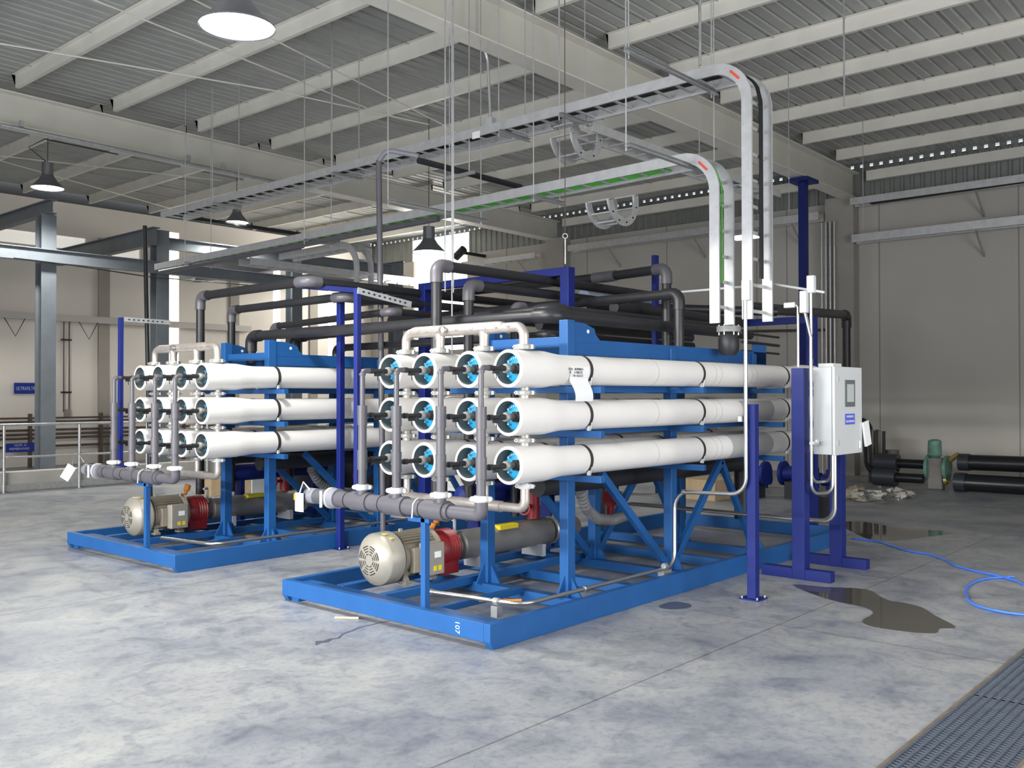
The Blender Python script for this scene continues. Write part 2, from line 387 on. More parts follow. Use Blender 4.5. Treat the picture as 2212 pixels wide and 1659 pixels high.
# ================================================================ the two membrane skids
D2 = (.013, 4.05, 0)
VY = (.175, .564, 1.030, 1.419); VZ = (1.185, 1.525, 1.865); XFACE = .376
PXS = (1.26, 2.78, 4.35); PYS = (.335, 1.19)          # frame uprights
STR = (1.21, 2.90, 4.62)                               # strap stations
def skid_frame():
    t = thing('skid_frame', 'bright blue welded steel frame of the front skid, nearest the camera', 'frame', (0,0,0), 'membrane skid frames')
    hb, L, Wd = .171, 5.95, 2.315
    for i, y in enumerate((0, Wd-.06)):
        m = MB(); ya, yb = y, y+.06
        pr = [(0, .05), (.03, 0), (L, 0), (L, hb), (0, hb)]
        m.add([(x, ya, z) for x, z in pr]+[(x, yb, z) for x, z in pr], [(0,1,2,3,4), (9,8,7,6,5)]+[(k, k+5, (k+1) % 5+5, (k+1) % 5) for k in range(5)])
        m.build('side_rail', skidblue, t, False, .004)
    fb = MB().box((0,.06,.045),(.06,Wd-.06,hb)).build('front_beam', skidblue, t, False, .004)
    MB().box((L-.06,.06,.03),(L,Wd-.06,hb)).build('rear_beam', skidblue, t, False, .004)
    sk = MB().box((.02,.0,.0),(.10,.06,.05)); sk = MB().box((.05,2.16,0),(.17,2.26,.045)); sk.build('foot_pad', skidblue, t, False)
    for x, z0, z1 in ((.20,.06,.14), (1.27,.02,.10), (2.0,.02,.10), (2.79,.02,.10), (3.6,.02,.10), (4.36,.02,.10)):
        MB().box((x-.05,.06,z0),(x+.05,Wd-.06,z1)).build('cross_member', skidblue, t, False, .003)
    for y in (1.36, 1.88): MB().box((.25,y-.04,.08),(2.9,y+.04,.145)).build('pump_rail', skidblue, t, False, .003)
    for y in (.78,): MB().box((.25,y-.03,.08),(1.22,y+.03,.13)).build('inner_rail', skidblue, t, False, .003)
    for ix, x in enumerate(PXS):
        for iy, y in enumerate(PYS):
            top = 2.27 if ix == 0 else 2.1
            MB().box((x,y,.10),(x+.095,y+.085,top)).build('upright', skidblue, t, False, .004)
            g = MB()
            for sx in (-1, 1):
                xa = x if sx < 0 else x+.095
                v = [(xa, y+.03, .10), (xa+sx*.10, y+.03, .10), (xa, y+.03, .27), (xa, y+.045, .10), (xa+sx*.10, y+.045, .10), (xa, y+.045, .27)]
                g.add(v, [(0,1,2),(5,4,3),(0,3,4,1),(1,4,5,2),(2,5,3,0)])
            v = [(x+.04,y,.10),(x+.04,y-.10,.10),(x+.04,y,.25),(x+.055,y,.10),(x+.055,y-.10,.10),(x+.055,y,.25)]
            g.add(v, [(0,1,2),(5,4,3),(0,3,4,1),(1,4,5,2),(2,5,3,0)])
            g.build('gusset', skidblue, t, False)
    # saddle arms below every row
    for ix, x in enumerate(PXS):
        for z in VZ:
            zz = z-.115-.03
            MB().box((x-.055,-.02,zz-.028),(x+.0,1.58,zz+.022)).build('saddle_arm', skidblue, t, False, .003)
    # long ties between the rows
    for z in VZ[1:]:
        for y in (.365, 1.22): MB().box((1.36,y-.025,z-.165),(4.36,y+.02,z-.105)).build('row_tie', skidblue, t, False)
    # diagonal braces between uprights
    for y in (.375, 1.235):
        for (xa, za), (xb, zb) in (((1.75,1.03),(2.76,.14)), ((3.75,1.03),(2.86,.14)), ((3.75,1.03),(4.4,.14)), ((1.75,1.03),(1.36,.5))):
            if xa == 1.75 and xb == 1.36: continue
            MB().bar((xa,y,za),(xb,y,zb),.05,.065).build('brace', skidblue, t, False, .003)
    # upper frame: deep side plates with lifting ears
    for y in (.355, 1.30):
        m = MB().box((1.355,y,1.995),(4.70,y+.02,2.125)); m.build('upper_plate', skidblue, t, False, .003)
        MB().box((4.42,y,1.88),(4.70,y+.022,2.20)).build('end_plate', skidblue, t, False)
        v = [(1.355,2.1),(1.75,2.1),(1.70,2.135),(1.655,2.17),(1.64,2.215),(1.50,2.255),(1.355,2.26)]
        e = MB(); n = len(v); e.add([(a,y-.003,b) for a, b in v]+[(a,y+.021,b) for a, b in v], [tuple(range(n)), tuple(range(2*n-1,n-1,-1))]+[(k,k+n,(k+1) % n+n,(k+1) % n) for k in range(n)])
        ear = e.build('lifting_ear', skidblue, t, False)
        MB().cyl((1.55,y-.006,2.19),(1.55,y+.024,2.19),.016,12).build('ear_hole', white, ear)
    MB().box((1.30,.42,2.06),(1.36,1.30,2.14)).build('upper_cross_beam', skidblue, t, False, .003)
    MB().box((4.35,.42,2.03),(4.41,1.30,2.12)).build('upper_cross_beam', skidblue, t, False, .003)
    # header support post on the front beam
    MB().box((.075,.70,.13),(.125,.745,.80)).build('header_post', skidblue, t, False, .003)
    MB().box((.075,.66,.768),(.125,.88,.80)).build('header_saddle', skidblue, t, False, .003)
    return t
F1 = skid_frame()

def vessel():
    y, z = VY[0], VZ[2]; o = (XFACE, y, z)
    t = thing('pressure_vessel', 'x', 'pressure vessel', (XFACE, y, z), 'white membrane pressure vessels')
    R = .135; B = .113; L = 5.05
    prof = [(.10,.112),(.0,.112),(0,.130),(.006,R),(.33,R),(.38,.133),(.46,.123),(.54,.115),(.58,B),(L-.56,B),(L-.46,.122),(L-.38,.133),(L-.33,R),(L-.006,R),(L,.130),(L,.0)]
    m = MB(); seg = 40
    m.lathe(o, (1,0,0), prof[1:], seg)
    # front is open: drop the front cap, add the bore
    m.f = [f for f in m.f if len(f) < 30 or min(m.v[i][0] for i in f) > 1]
    m.build('shell', frp, t)
    MB().ring((XFACE-.0005,y,z),(1,0,0),.1125,.1305,.004,seg).build('rim', rimw, t)
    m = MB(); m.lathe(o, (1,0,0), [(-.001,.1118),(.105,.1118)], seg); m.f = [f for f in m.f if len(f) < 30]; m.build('bore', innerm, t)
    ep = MB().lathe((XFACE+.085,y,z),(1,0,0),[(0,.0),(0,.088),(.008,.1),(.02,.1115)],seg).build('end_cap', plateb, t)
    a = MB()
    for k in range(9):      # raised lettering around the upper edge of the cap
        an = math.radians(35+k*14); c = Vector((XFACE+.083, y+.078*math.cos(an), z+.078*math.sin(an))); a.cbox(c, (.004,.009,.012))
    a.build('raised_marks', mat('plate_marks', (.45,.62,.75), .4), ep)
    MB().cyl((XFACE+.05,y-.02,z),(XFACE+.085,y-.02,z),.042,6).cyl((XFACE+.045,y-.05,z),(XFACE+.085,y-.05,z),.02,10).build('lock_hub', blk, ep)
    MB().lathe((XFACE-.035,y,z),(1,0,0),[(0,.016),(0,.03),(.01,.034),(.03,.034),(.035,.024),(.12,.024)],16).build('port_hub', clampg, t)
    n = MB()
    for an in (45, 135, 225, 315):
        n.cyl((XFACE+.06,y+.075*math.cos(math.radians(an)),z+.075*math.sin(math.radians(an))),(XFACE+.09,y+.075*math.cos(math.radians(an)),z+.075*math.sin(math.radians(an))),.007,8)
    n.build('cap_bolts', steelm, ep)
    for x in STR:
        s = MB(); N = 26
        vs = []; fs = []
        for k in range(N+1):
            an = math.radians(-55)+math.radians(290)*k/N
            for rr, xx in ((B+.0005,x-.016),(B+.004,x-.016),(B+.004,x+.016),(B+.0005,x+.016)):
                vs.append((xx, y-rr*math.cos(an), z+rr*math.sin(an)))
        for k in range(N):
            for q in range(4): fs.append((k*4+q, k*4+(q+1) % 4, k*4+4+(q+1) % 4, k*4+4+q))
        s.add(vs, fs); st = s.build('strap', strapm, t)
        MB().bar((x, y-.082, z-.080),(x, y-.078, z-.118),.022,.012,(1,0,0)).build('strap_end', clampw, st, False)
        MB().cyl((x+.012,y-.100,z-.055),(x+.012,y-.090,z-.118),.0045,6).build('strap_bolt', steelm, st)
    # faint hand-drawn rings on the body
    for x, k in ((2.15,.0),(3.12,.0),(3.22,.0),(3.82,0),(3.92,0)):
        m = MB(); m.lathe((x,y,z),(1,0,0),[(-.004,B+.0003),(-.004,B+.0009),(.004,B+.0009),(.004,B+.0003)],36,True); m.build('pencil_ring', mat('pencil', (.50,.48,.46), .7), t)
    return t
def coupling(c, r=.052, h=.034, parent=None, m=None, name='coupling', ax=(0,0,1)):
    c = Vector(c); a = Vector(ax); k = MB().lathe(c-a*h/2, ax, [(0,r*.72),(0,r),(h*.2,r*1.06),(h*.8,r*1.06),(h,r),(h,r*.72)], 18)
    u = Vector((0,1,0)) if abs(a.z) > .5 else Vector((0,0,1))
    u = Matrix.Rotation(math.radians(25), 3, a) @ u
    for s in (-1, 1):
        k.bar(c+u*s*r*.9, c+u*s*(r*1.38), h*.85, h*.8, ax)
        k.cyl(c+u*s*r*1.35-a.cross(u)*r*.5, c+u*s*r*1.35+a.cross(u)*r*.5, .006, 6)
    return k.build(name, m or clampg, parent)
rown = {2: 'top', 1: 'middle', 0: 'bottom'}; coln = ['rightmost', 'second from right', 'second from left', 'leftmost']
V0 = vessel(); VES = {}
for sk in (0, 1):
    for r in (2, 1, 0):
        for c in range(4):
            lab = 'white pressure vessel, %s row, %s column of the %s skid' % (rown[r], coln[c], 'front' if sk == 0 else 'rear left')
            d = (D2[0]*sk, VY[c]-VY[0]+D2[1]*sk, VZ[r]-VZ[2])
            if (sk, r, c) == (0, 2, 0): V0['label'] = lab; o = V0
            else: o = copy_tree(V0, None, d, lab)
            VES[sk, r, c] = o
            # couplings joining this vessel to the one above (part of the lower vessel)
ORGV = {}
for (sk, r, c), o in VES.items():
    ORG[o.name] = tuple(o.location); y, z = VY[c]+D2[1]*sk, VZ[r]; x = .56+D2[0]*sk
    if r < 2:
        MB().cyl((x,y,z+.12),(x,y,z+.34-.12),.034,14).build('side_port', pickled, o)
        coupling((x,y,z+.17), parent=o)
# grey painted patches near the far end of two front vessels, and one data label
for (r, xa, xb) in ((1, 3.62, 4.28), (0, 3.42, 4.26)):
    o = VES[0, r, 0]; y, z = VY[0], VZ[r]; m = MB(); N = 12; vs = []; fs = []; B = .1142
    for k in range(N+1):
        an = math.radians(-62+(150 if r == 0 else 118)*k/N)
        for xx in (xa, xb): vs.append((xx, y-B*math.cos(an), z+B*math.sin(an)))
    for k in range(N): fs.append((2*k, 2*k+1, 2*k+3, 2*k+2))
    m.add(vs, fs); m.build('grey_label_wrap', graylab, o)

# ---- permeate manifold in front of the vessel faces
def permeate():
    t = thing('permeate_manifold', 'grey plastic riser manifold in front of the front skid vessels', 'manifold', (.1,.17,.86), 'permeate manifolds')
    hx = .10
    h = MB(); h.tube([(hx,.56,.866),(hx,1.98,.866)], .062, 24); h.build('header', grypvc, t)
    for y in (.60, 1.02, 1.42):
        MB().cyl((hx,y-.10,.866),(hx,y+.10,.866),.074,24).build('tee', grypvc, t)
    for y in (.74, 1.18, 1.58):
        MB().ring((hx,y,.866),(0,1,0),.061,.0645,.008,24).build('weld_bead', blk, t)
    MB().tube(fillet([(hx,.57,.866),(hx,.165,.866),(hx-.01,.165,.97)],.05), .046, 18).build('end_elbow', grypvc, t)
    MB().cyl((hx,.46,.866),(hx,.56,.866),.060,20).build('reducer', grypvc, t)
    MB().cyl((hx,1.70,.866),(hx,1.775,.866),.078,24).build('union_collar', ltpvc, t)
    cw = MB().ring((hx,1.79,.866),(0,1,0),.06,.083,.03,24).build('flange_clamp', clampw, t); MB().cyl((hx-.10,1.80,.80),(hx-.10,1.80,.93),.012,8).build('clamp_bolt', clampw, cw)
    MB().cyl((hx,1.80,.866),(hx,2.06,.866),.062,24).build('stub_pipe', ltpvc, t)
    MB().lathe((hx,2.06,.866),(0,1,0),[(0,.062),(.03,.062),(.035,.05)],24).build('end_cap', grypvc, t)
    MB().tube([(hx-.066,.79,.80),(hx-.055,.79,.90),(hx-.03,.79,.925),(hx,.79,.935),(hx+.03,.79,.925),(hx+.055,.79,.90),(hx+.066,.79,.80)], .006, 8).build('pipe_strap', clampw, t)
    rx = .09
    for c, y in enumerate(VY):
        yy = y-.012
        rz = MB(); rz.tube([(rx,yy,.90),(rx,yy,.965)], .038, 18); rz.build('stub', grypvc, t)
        u = MB().lathe((rx,yy,.955),(0,0,1),[(0,.036),(0,.048),(.008,.055),(.036,.055),(.044,.048),(.044,.036)],20)
        for s in (-1,1): u.cyl((rx+.02*s,yy-.058*s,.977),(rx+.045*s,yy-.045*s,.977),.017,10)
        u.build('riser_clamp', clampw, t)
        MB().cyl((rx,yy,.99),(rx,yy,1.60),.033,18).build('lower_riser', grypvc, t)
        for z in (VZ[0], VZ[1]): MB().cyl((rx,yy,z-.075),(rx,yy,z+.075),.0385,18).build('riser_sleeve', grypvc, t)
        MB().tube(fillet([(rx,yy,1.60),(rx,yy,VZ[2]),(rx+.08,yy,VZ[2])],.03,5), .0195, 14).build('upper_riser', grypvc, t)
        MB().cyl((rx,yy,1.83),(rx,yy,1.845),.026,14).build('elbow_collar', grypvc, t)
        for z in VZ:
            b = MB().cyl((rx+.02,yy,z),(XFACE-.03,y,z),.0165,12).cyl((rx+.07,yy,z),(rx+.105,yy,z),.021,12).cyl((XFACE-.10,y,z),(XFACE-.05,y,z),.0225,12).build('branch', dkpvc, t)
            if z != VZ[0] or c != 2:
                MB().cbox((rx+.15,yy,z-.026),(.05,.024,.028)).cyl((rx+.15,yy,z-.03),(rx+.155,yy,z-.075),.0035,6).build('sample_valve', blk, b, False)
    return t
M1 = permeate()
# ---- feed header over the top row
def top_header():
    t = thing('feed_header', 'stained stainless header pipe bridging the top row of the front skid', 'header pipe', (.55,.17,2.02), 'stainless headers')
    x = .55; z = 2.175
    MB().tube(fillet([(x,VY[0],2.03),(x,VY[0],z-.005),(x,VY[3],z-.005),(x,VY[3],2.03)],.085,8), .036, 18).build('bent_pipe', pickled, t)
    MB().tube([(x,.37,z),(x,.42,z),(x,1.30,z),(x,1.34,z)], [.037,.045,.045,.037], 20).build('main_pipe', pickled, t)
    for c in (1,2): MB().tube([(x,VY[c],2.03),(x,VY[c],2.10),(x,VY[c],2.15)], [.035,.035,.042], 18).build('leg', pickled, t)
    for c in range(4): coupling((x,VY[c],2.022), .054, .038, t)
    e = MB().lathe((x-.05,.93,z),(-1,0,0),[(0,.024),(.02,.03),(.035,.030),(.04,.012)],14).build('blind_plug', steelm, t)
    k = MB(); random.seed(3)
    for y in (.28,.40,.50,.64,.80,1.00,1.12,1.22):
        for q in range(3): k.cbox((x-.0455,y+q*.012,z+.005-random.random()*.02),(.002,.008,.010))
    k.build('stencil_marks', mat('stencil', (.25,.22,.2), .7), t, False)
    return t
H1 = top_header()
def low_header():
    t = thing('feed_inlet_pipe', 'stainless J-shaped inlet pipe under the front skid vessels', 'pipe', (.56,.17,.85), 'stainless inlet pipes')
    MB().tube(fillet([(.56,VY[0],1.05),(.56,VY[0],.865),(.56,1.5,.865)],.06,7), .034, 18).build('bent_pipe', pickled, t)
    MB().cyl((.56,.40,.865),(.56,1.5,.865),.041,18).build('main_pipe', pickled, t)
    for c in range(4):
        coupling((.56,VY[c],1.028), .048, .034, t, clampw if c == 0 else clampg)
        if c: MB().cyl((.56,VY[c],.89),(.56,VY[c],1.03),.028,14).build('leg', pickled, t)
    return t
J1 = low_header()
# ---- booster pump with motor
def pump():
    y, z = 1.62, .36
    t = thing('booster_pump', 'tan electric motor with red guard and long pump barrel on the front skid', 'pump', (.6,y,.145), 'booster pumps')
    a = (1,0,0)
    fc = MB().lathe((.335,y,z),a,[(0,0),(0,.10),(.004,.125),(.062,.205),(.075,.212),(.20,.214),(.21,.206),(.21,.15)],40).build('fan_cover', tanlt, t)
    g = MB()
    for k, (ra, rb) in enumerate(((.046,.054),(.068,.076),(.090,.098),(.110,.118))):
        for q in range(8):
            a0, a1 = math.radians(q*45+6), math.radians(q*45+39); N = 4
            xo = .3335 if rb < .12 else .3335
            for n in range(N):
                p0, p1 = a0+(a1-a0)*n/N, a0+(a1-a0)*(n+1)/N
                vs = [(xo-.0012, y+r*math.cos(p), z+r*math.sin(p)) for r, p in ((ra,p0),(rb,p0),(rb,p1),(ra,p1))]
                g.add(vs, [(0,1,2,3)])
    g.build('grille_slots', mat('slot_dark', (.03,.028,.025), .8), fc, False)
    MB().cbox((.44,y-.07,z+.206),(.03,.05,.004)).cbox((.46,y-.13,z+.175),(.03,.03,.006)).build('warning_decal', yellow, fc, False)
    MB().cyl((.54,y,z),(.93,y,z),.165,32).build('motor_body', tan, t)
    fins = MB()
    for k in range(44):
        an = 2*PI*k/44
        if math.sin(an) < -.75 or math.cos(an) < -.78: continue
        d = Vector((0, math.cos(an), math.sin(an))); c0 = Vector((.57,y,z))+d*.18; fins.bar(c0, c0+Vector((.33,0,0)), .006, .04, d)
    fins.ring((.58,y,z),a,.160,.182,.012,32).ring((.89,y,z),a,.160,.182,.012,32)
    fins.build('cooling_fins', tan, t, False)
    MB().lathe((.93,y,z),a,[(0,.2),(.03,.205),(.05,.19),(.06,.12)],32).build('end_bell', tan, t)
    for x in (.60,.88):
        for s in (-1,1):
            ft = MB(); ft.cbox((x,y+s*.13,z-.195),(.07,.09,.025)); ft.bar((x,y+s*.15,z-.19),(x,y+s*.09,z-.08),.03,.05,(1,0,0)); ft.build('motor_foot', tan, t, False, .004)
    MB().cbox((.745,y-.175,z-.02),(.22,.06,.20)).build('terminal_neck', tan, t, False, .006)
    tb = MB().cbox((.80,y-.235,z-.015),(.20,.10,.26)).build('terminal_box', tanlt, t, False, .01)
    MB().cbox((.82,y-.287,z+.02),(.07,.003,.05)).build('nameplate', white, tb, False)
    MB().cbox((.79,y-.287,z-.09),(.035,.003,.04)).cbox((.845,y-.287,z-.09),(.035,.003,.04)).build('hazard_label', yellow, tb, False)
    MB().cbox((.66,y-.01,z+.195),(.03,.02,.05)).build('lifting_lug', tanlt, t, False)
    gd = MB().lathe((1.0,y,z),a,[(0,.10),(0,.145),(.03,.165),(.10,.168),(.11,.155),(.125,.168),(.14,.155),(.155,.168),(.17,.155),(.185,.168),(.20,.155),(.215,.168),(.24,.15),(.24,.1)],32)
    gd.box((1.0,y-.13,.16),(1.22,y+.13,z-.05)); gd.build('coupling_guard', redm, t)
    MB().tube([(1.24,y,z),(1.32,y,z),(1.34,y,z),(2.55,y,z),(2.57,y,z)], [.09,.09,.128,.128,.10], 28).build('barrel', mat('barrel_steel', (.30,.29,.28), .4, .5, .08, 6), t)
    MB().cbox((1.9,y-.06,z+.115),(.25,.10,.04)).build('barrel_sticker', yellow, t, False)
    coupling((2.62,y,z), .13, .05, t, galv, 'barrel_clamp', (1,0,0))
    MB().cyl((2.62,y,z),(3.0,y,z),.10,24).build('suction_pipe', pickled, t)
    for x in (1.55,2.35): MB().box((x,y-.13,.145),(x+.05,y+.13,z-.10)).build('barrel_stand', mat('stand_pale', (.45,.46,.5), .5), t, False)
    MB().tube(fillet([(1.30,y,z+.12),(1.30,y,z+.24),(1.22,y-.06,z+.24)],.02), .014, 10).build('vent_pipe', clampw, t)
    fl_ = MB().lathe((1.0,y-.03,z+.19),(.2,-.3,1),[(0,.02),(.05,.022),(.06,.035),(.12,.035),(.12,.0)],14).build('flow_sensor', orange, t)
    MB().tube([(.98,y-.03,z+.18),(.95,y-.05,z+.21),(.9,y-.1,z+.2)], .008, 8).build('sensor_lead', clampw, t)
    return t
P1 = pump()
# ---- clutter behind the pump: cartridge housing, valves, dark side piping
def back_bits():
    out = []
    t = thing('filter_housing', 'dark blue horizontal filter housing low at the back of the front skid', 'filter housing', (2.9,2.05,.3), 'filter housings')
    MB().lathe((1.75,2.02,.72),(1,0,0),[(0,0),(.02,.08),(.06,.105),(1.5,.105),(1.54,.08),(1.56,0)],24).build('barrel', deepblue, t)
    s = MB()
    for x in (1.95,3.05): s.box((x,1.95,.10),(x+.06,2.09,.63))
    s.build('stand', deepblue, t, False); out.append(t)
    t = thing('side_piping', 'dark plastic valve piping below the bottom row of the front skid', 'piping', (1.5,.8,.9), 'side piping')
    MB().tube(fillet([(1.45,.80,.92),(5.0,.80,.92),(5.0,.80,.30)],.1), .085, 16).build('long_pipe', dkpvc, t)
    MB().tube(fillet([(1.6,1.75,.95),(5.2,1.75,.95),(5.2,1.75,.2)],.1), .10, 16).build('upper_pipe', dkpvc, t)
    for x in (2.1, 3.2, 4.2): MB().tube([(x,.80,.92),(x,1.75,.95)], .055, 12).build('cross_pipe', dkpvc, t)
    for x in (2.5, 3.7):
        MB().cyl((x,1.75,.95),(x,1.75,.25),.075,14).build('drop_pipe', dkpvc, t)
    MB().lathe((3.2,1.2,.975),(1,0,0),[(-.03,.05),(-.03,.09),(.03,.09),(.03,.05)],16).build('flange', tankm, t)
    w = MB().ring((2.15,1.55,.62),(1,.2,0),.055,.068,.013,22)
    for k in range(3): w.bar((2.15,1.55,.62),(2.15,1.55+.06*math.cos(k*2.1),.62+.06*math.sin(k*2.1)),.008,.008)
    w.build('handwheel', redm, t)
    MB().cyl((2.15,1.55,.62),(2.35,1.6,.62),.02,10).cyl((2.35,1.6,.50),(2.35,1.6,.75),.06,14).build('valve_body', redm, t)
    MB().cyl((3.4,1.42,.45),(3.4,1.42,.60),.06,14).cyl((3.34,1.42,.62),(3.46,1.42,.62),.085,14).build('butterfly_valve', redm, t)
    out.append(t)
    t = thing('flexible_hose', 'ribbed grey flexible hose sagging inside the front skid', 'hose', (3.0,1.2,.5), 'ribbed hoses')
    pts = [(2.3,1.0,.80),(2.45,1.05,.62),(2.7,1.1,.50),(3.0,1.15,.45),(3.4,1.2,.47)]; P = fillet(pts,.3,5)
    rr = []
    m = MB(); Q = []
    for a_, b_ in zip(P, P[1:]):
        nn = max(1, int((b_-a_).length/.02)); Q += [a_+(b_-a_)*k/nn for k in range(nn)]
    Q.append(P[-1]); m.tube(Q, [.055 if k % 2 else .046 for k in range(len(Q))], 14); m.build('hose_body', mat('hose_grey', (.22,.22,.23), .5), t); out.append(t)
    return out
BK = back_bits()
names2 = {F1: 'bright blue welded steel frame of the rear left skid', M1: 'grey plastic riser manifold in front of the rear left skid vessels',
    H1: 'stained stainless header pipe bridging the top row of the rear left skid', J1: 'stainless J-shaped inlet pipe under the rear left skid vessels',
    P1: 'tan electric motor with red guard and pump barrel on the rear left skid', BK[0]: 'dark blue horizontal filter housing on the rear left skid',
    BK[1]: 'dark plastic valve piping below the rear left skid vessels', BK[2]: 'ribbed grey flexible hose inside the rear left skid'}
for o, lab in names2.items(): copy_tree(o, None, D2, lab)

# chalk marks on the front beam of the front skid
mk = text_mesh('107', .060, mat('chalk', (.50,.68,.86), .8), (-.0015, .300, .108), basis((0,0,-1),(0,-1,0)), 'chalk_marks', F1)
# valve tags hanging at the manifold ends
def tagc(x, y, z, lab, d=0):
    t = thing('hang_tag', lab, 'tag', (x, y, z), 'paper tags on the manifolds')
    if d: M = MB().bar((x,y,z),(x-.05,y+.09,z-.15),.10,.004,(1,1,0)).build('card', white, t, False)
    else: MB().box((x-.002,y-.055,z-.13),(x+.002,y+.055,z+.02)).build('card', white, t, False); MB().box((x-.004,y+.045,z-.04),(x-.002,y+.07,z+.01)).build('orange_edge', orange, t, False)
    if d: MB().tube([(x+.02,y-.25,z+.05),(x,y-.16,z+.14),(x,y-.06,z+.13),(x,y,z)], .004, 6).build('wire', galv, t)
    else: MB().tube([(x+.03,y-.10,z+.05),(x+.01,y-.04,z+.11),(x,y+.0,z+.01)], .007, 6).build('film_tie', plastic, t)
tagc(.02, 2.11, .87, 'white paper tag with orange edge hanging at the front manifold end')
tagc(.05, 6.33, .90, 'cream card tag wired to the left end of the rear left manifold', 1)

# sheet of paper taped to the front vessel
t = thing('paper_sheet', 'white printed sheet taped to the top right vessel of the front skid', 'paper', (.96,.05,1.70))
N = 10; m = MB(); vs = []
for k in range(N+1):
    s = k/N
    if s < .35:
        an = math.radians(12-(s/.35)*50); yy = VY[0]-.121*math.cos(an); zz = VZ[2]+.121*math.sin(an)
    else:
        q = (s-.35)/.65; yy = VY[0]-.121*math.cos(math.radians(-38))-.045*math.sin(q*2.2); zz = VZ[2]+.121*math.sin(math.radians(-38))-q*.16
    for x in (.93+.05*s, 1.165+.03*s): vs.append((x, yy, zz))
m.add(vs, [(2*k, 2*k+1, 2*k+3, 2*k+2) for k in range(N)]); m.build('sheet', white, t)
for i, (tx, z) in enumerate((('RTA   BOMBEO', .004), ('M     S-100 CR', -.02), ('       Nr. 4x3x12', -.044))):
    text_mesh(tx, .026, inkm, (1.0, VY[0]-.1235, VZ[2]+z), basis((1,0,0),(0,0,1)), 'print', t)

# ================================================================ floor-standing blue supports, panel stand
def post(x, y, z0, z1, w, lab, foot=True, group='blue support posts', lean=0):
    t = thing('support_post', lab, 'post', (x, y, z0), group)
    MB().box((x-w/2,y-w/2,z0+.008),(x+w/2,y+w/2,z1)).build('upright', deepblue, t, False, .003)
    if foot:
        MB().box((x-w*1.15,y-w*1.15,z0),(x+w*1.15,y+w*1.15,z0+.010)).build('base_plate', deepblue, t, False)
        b = MB()
        for sx in (-1,1):
            for sy in (-1,1): MB().cyl((x+sx*w*.9,y+sy*w*.9,z0+.01),(x+sx*w*.9,y+sy*w*.9,z0+.028),.008,8).build('anchor_bolt', galv, t)
    return t
t = post(2.58, -.565, 0, 1.60, .075, 'short purple-blue post holding the bent conduit beside the front skid')
MB().cbox((2.54,-.51,1.48),(.16,.03,.042)).build('clamp_strut', galv, t, False)
t = post(1.93, 4.0, 0, 2.80, .065, 'tall thin blue post between the skids carrying two black pipes')
MB().bar((1.95,3.72,2.80),(1.40,4.02,2.83),.06,.05).build('top_bracket', deepblue, t, False)
def perf_strut(t, p, q):
    m = MB(); p, q = Vector(p), Vector(q); m.bar(p, q, .012, .05); st = m.build('perforated_strut', galv, t, False)
    k = MB(); d = (q-p).normalized(); n = int((q-p).length/.055)
    for i in range(1, n):
        c = p+d*(.055*i); k.bar(c-d*.011, c+d*.011, .016, .014)
    k.build('strut_holes', blk, st, False)
t = post(.33, 1.76, .90, 2.54, .045, 'blue post rising behind the front manifold, with a perforated strut', False)
MB().box((.31,1.62,.90),(.35,1.74,.93)).build('bracket_arm', deepblue, t, False); perf_strut(t, (.30,1.72,2.52), (.86,1.70,2.445))
t = post(.343, 5.81, .90, 2.53, .045, 'blue post rising behind the rear left manifold, with a perforated strut', False)
MB().box((.32,5.67,.90),(.36,5.79,.93)).build('bracket_arm', deepblue, t, False); perf_strut(t, (.36,5.77,2.51), (.90,5.77,2.505))
# portal frame over the pipes
t = thing('pipe_portal', 'purple-blue goalpost frame with black pipes passing below its beam', 'frame', (3.05, 2.8, 0))
MB().box((3.0,1.68,.17),(3.11,1.79,2.985)).build('upright', deepblue, t, False, .004)
MB().box((3.0,3.80,.0),(3.11,3.91,2.985)).build('upright', deepblue, t, False, .004)
MB().box((3.0,1.79,2.90),(3.11,3.80,2.985)).build('beam', deepblue, t, False, .004)
MB().box((2.94,3.74,0),(3.17,3.97,.012)).build('base_plate', deepblue, t, False)
# rear portal
t = thing('pipe_portal', 'purple-blue frame at the rear of the front skid, behind the cable trays', 'frame', (6.4, 1.2, 0))
for y in (.55, 2.4): MB().box((6.25,y-.05,.0),(6.35,y+.05,2.62)).build('upright', deepblue, t, False)
MB().box((6.25,.60,2.54),(6.35,2.35,2.62)).build('beam', deepblue, t, False)
t = thing('pipe_hanger_post', 'dark blue slotted post above the pipe bundle at the rear', 'post', (4.3, .95, 2.6), 'blue support posts')
MB().chan((4.3,1.45,2.15),(4.3,1.45,3.22),.05,.07,.008,(1,0,0)).build('channel', deepblue, t, False)
# tall blue column under the girder
t = thing('prop_column', 'slim dark blue column reaching from the floor to the big girder', 'column', (12.5, 3.42, 0))
MB().box((12.43,3.35,0),(12.57,3.49,5.70)).build('shaft', deepblue, t, False); MB().box((12.25,3.22,5.70),(12.75,3.62,5.765)).build('head_plate', deepblue, t, False)

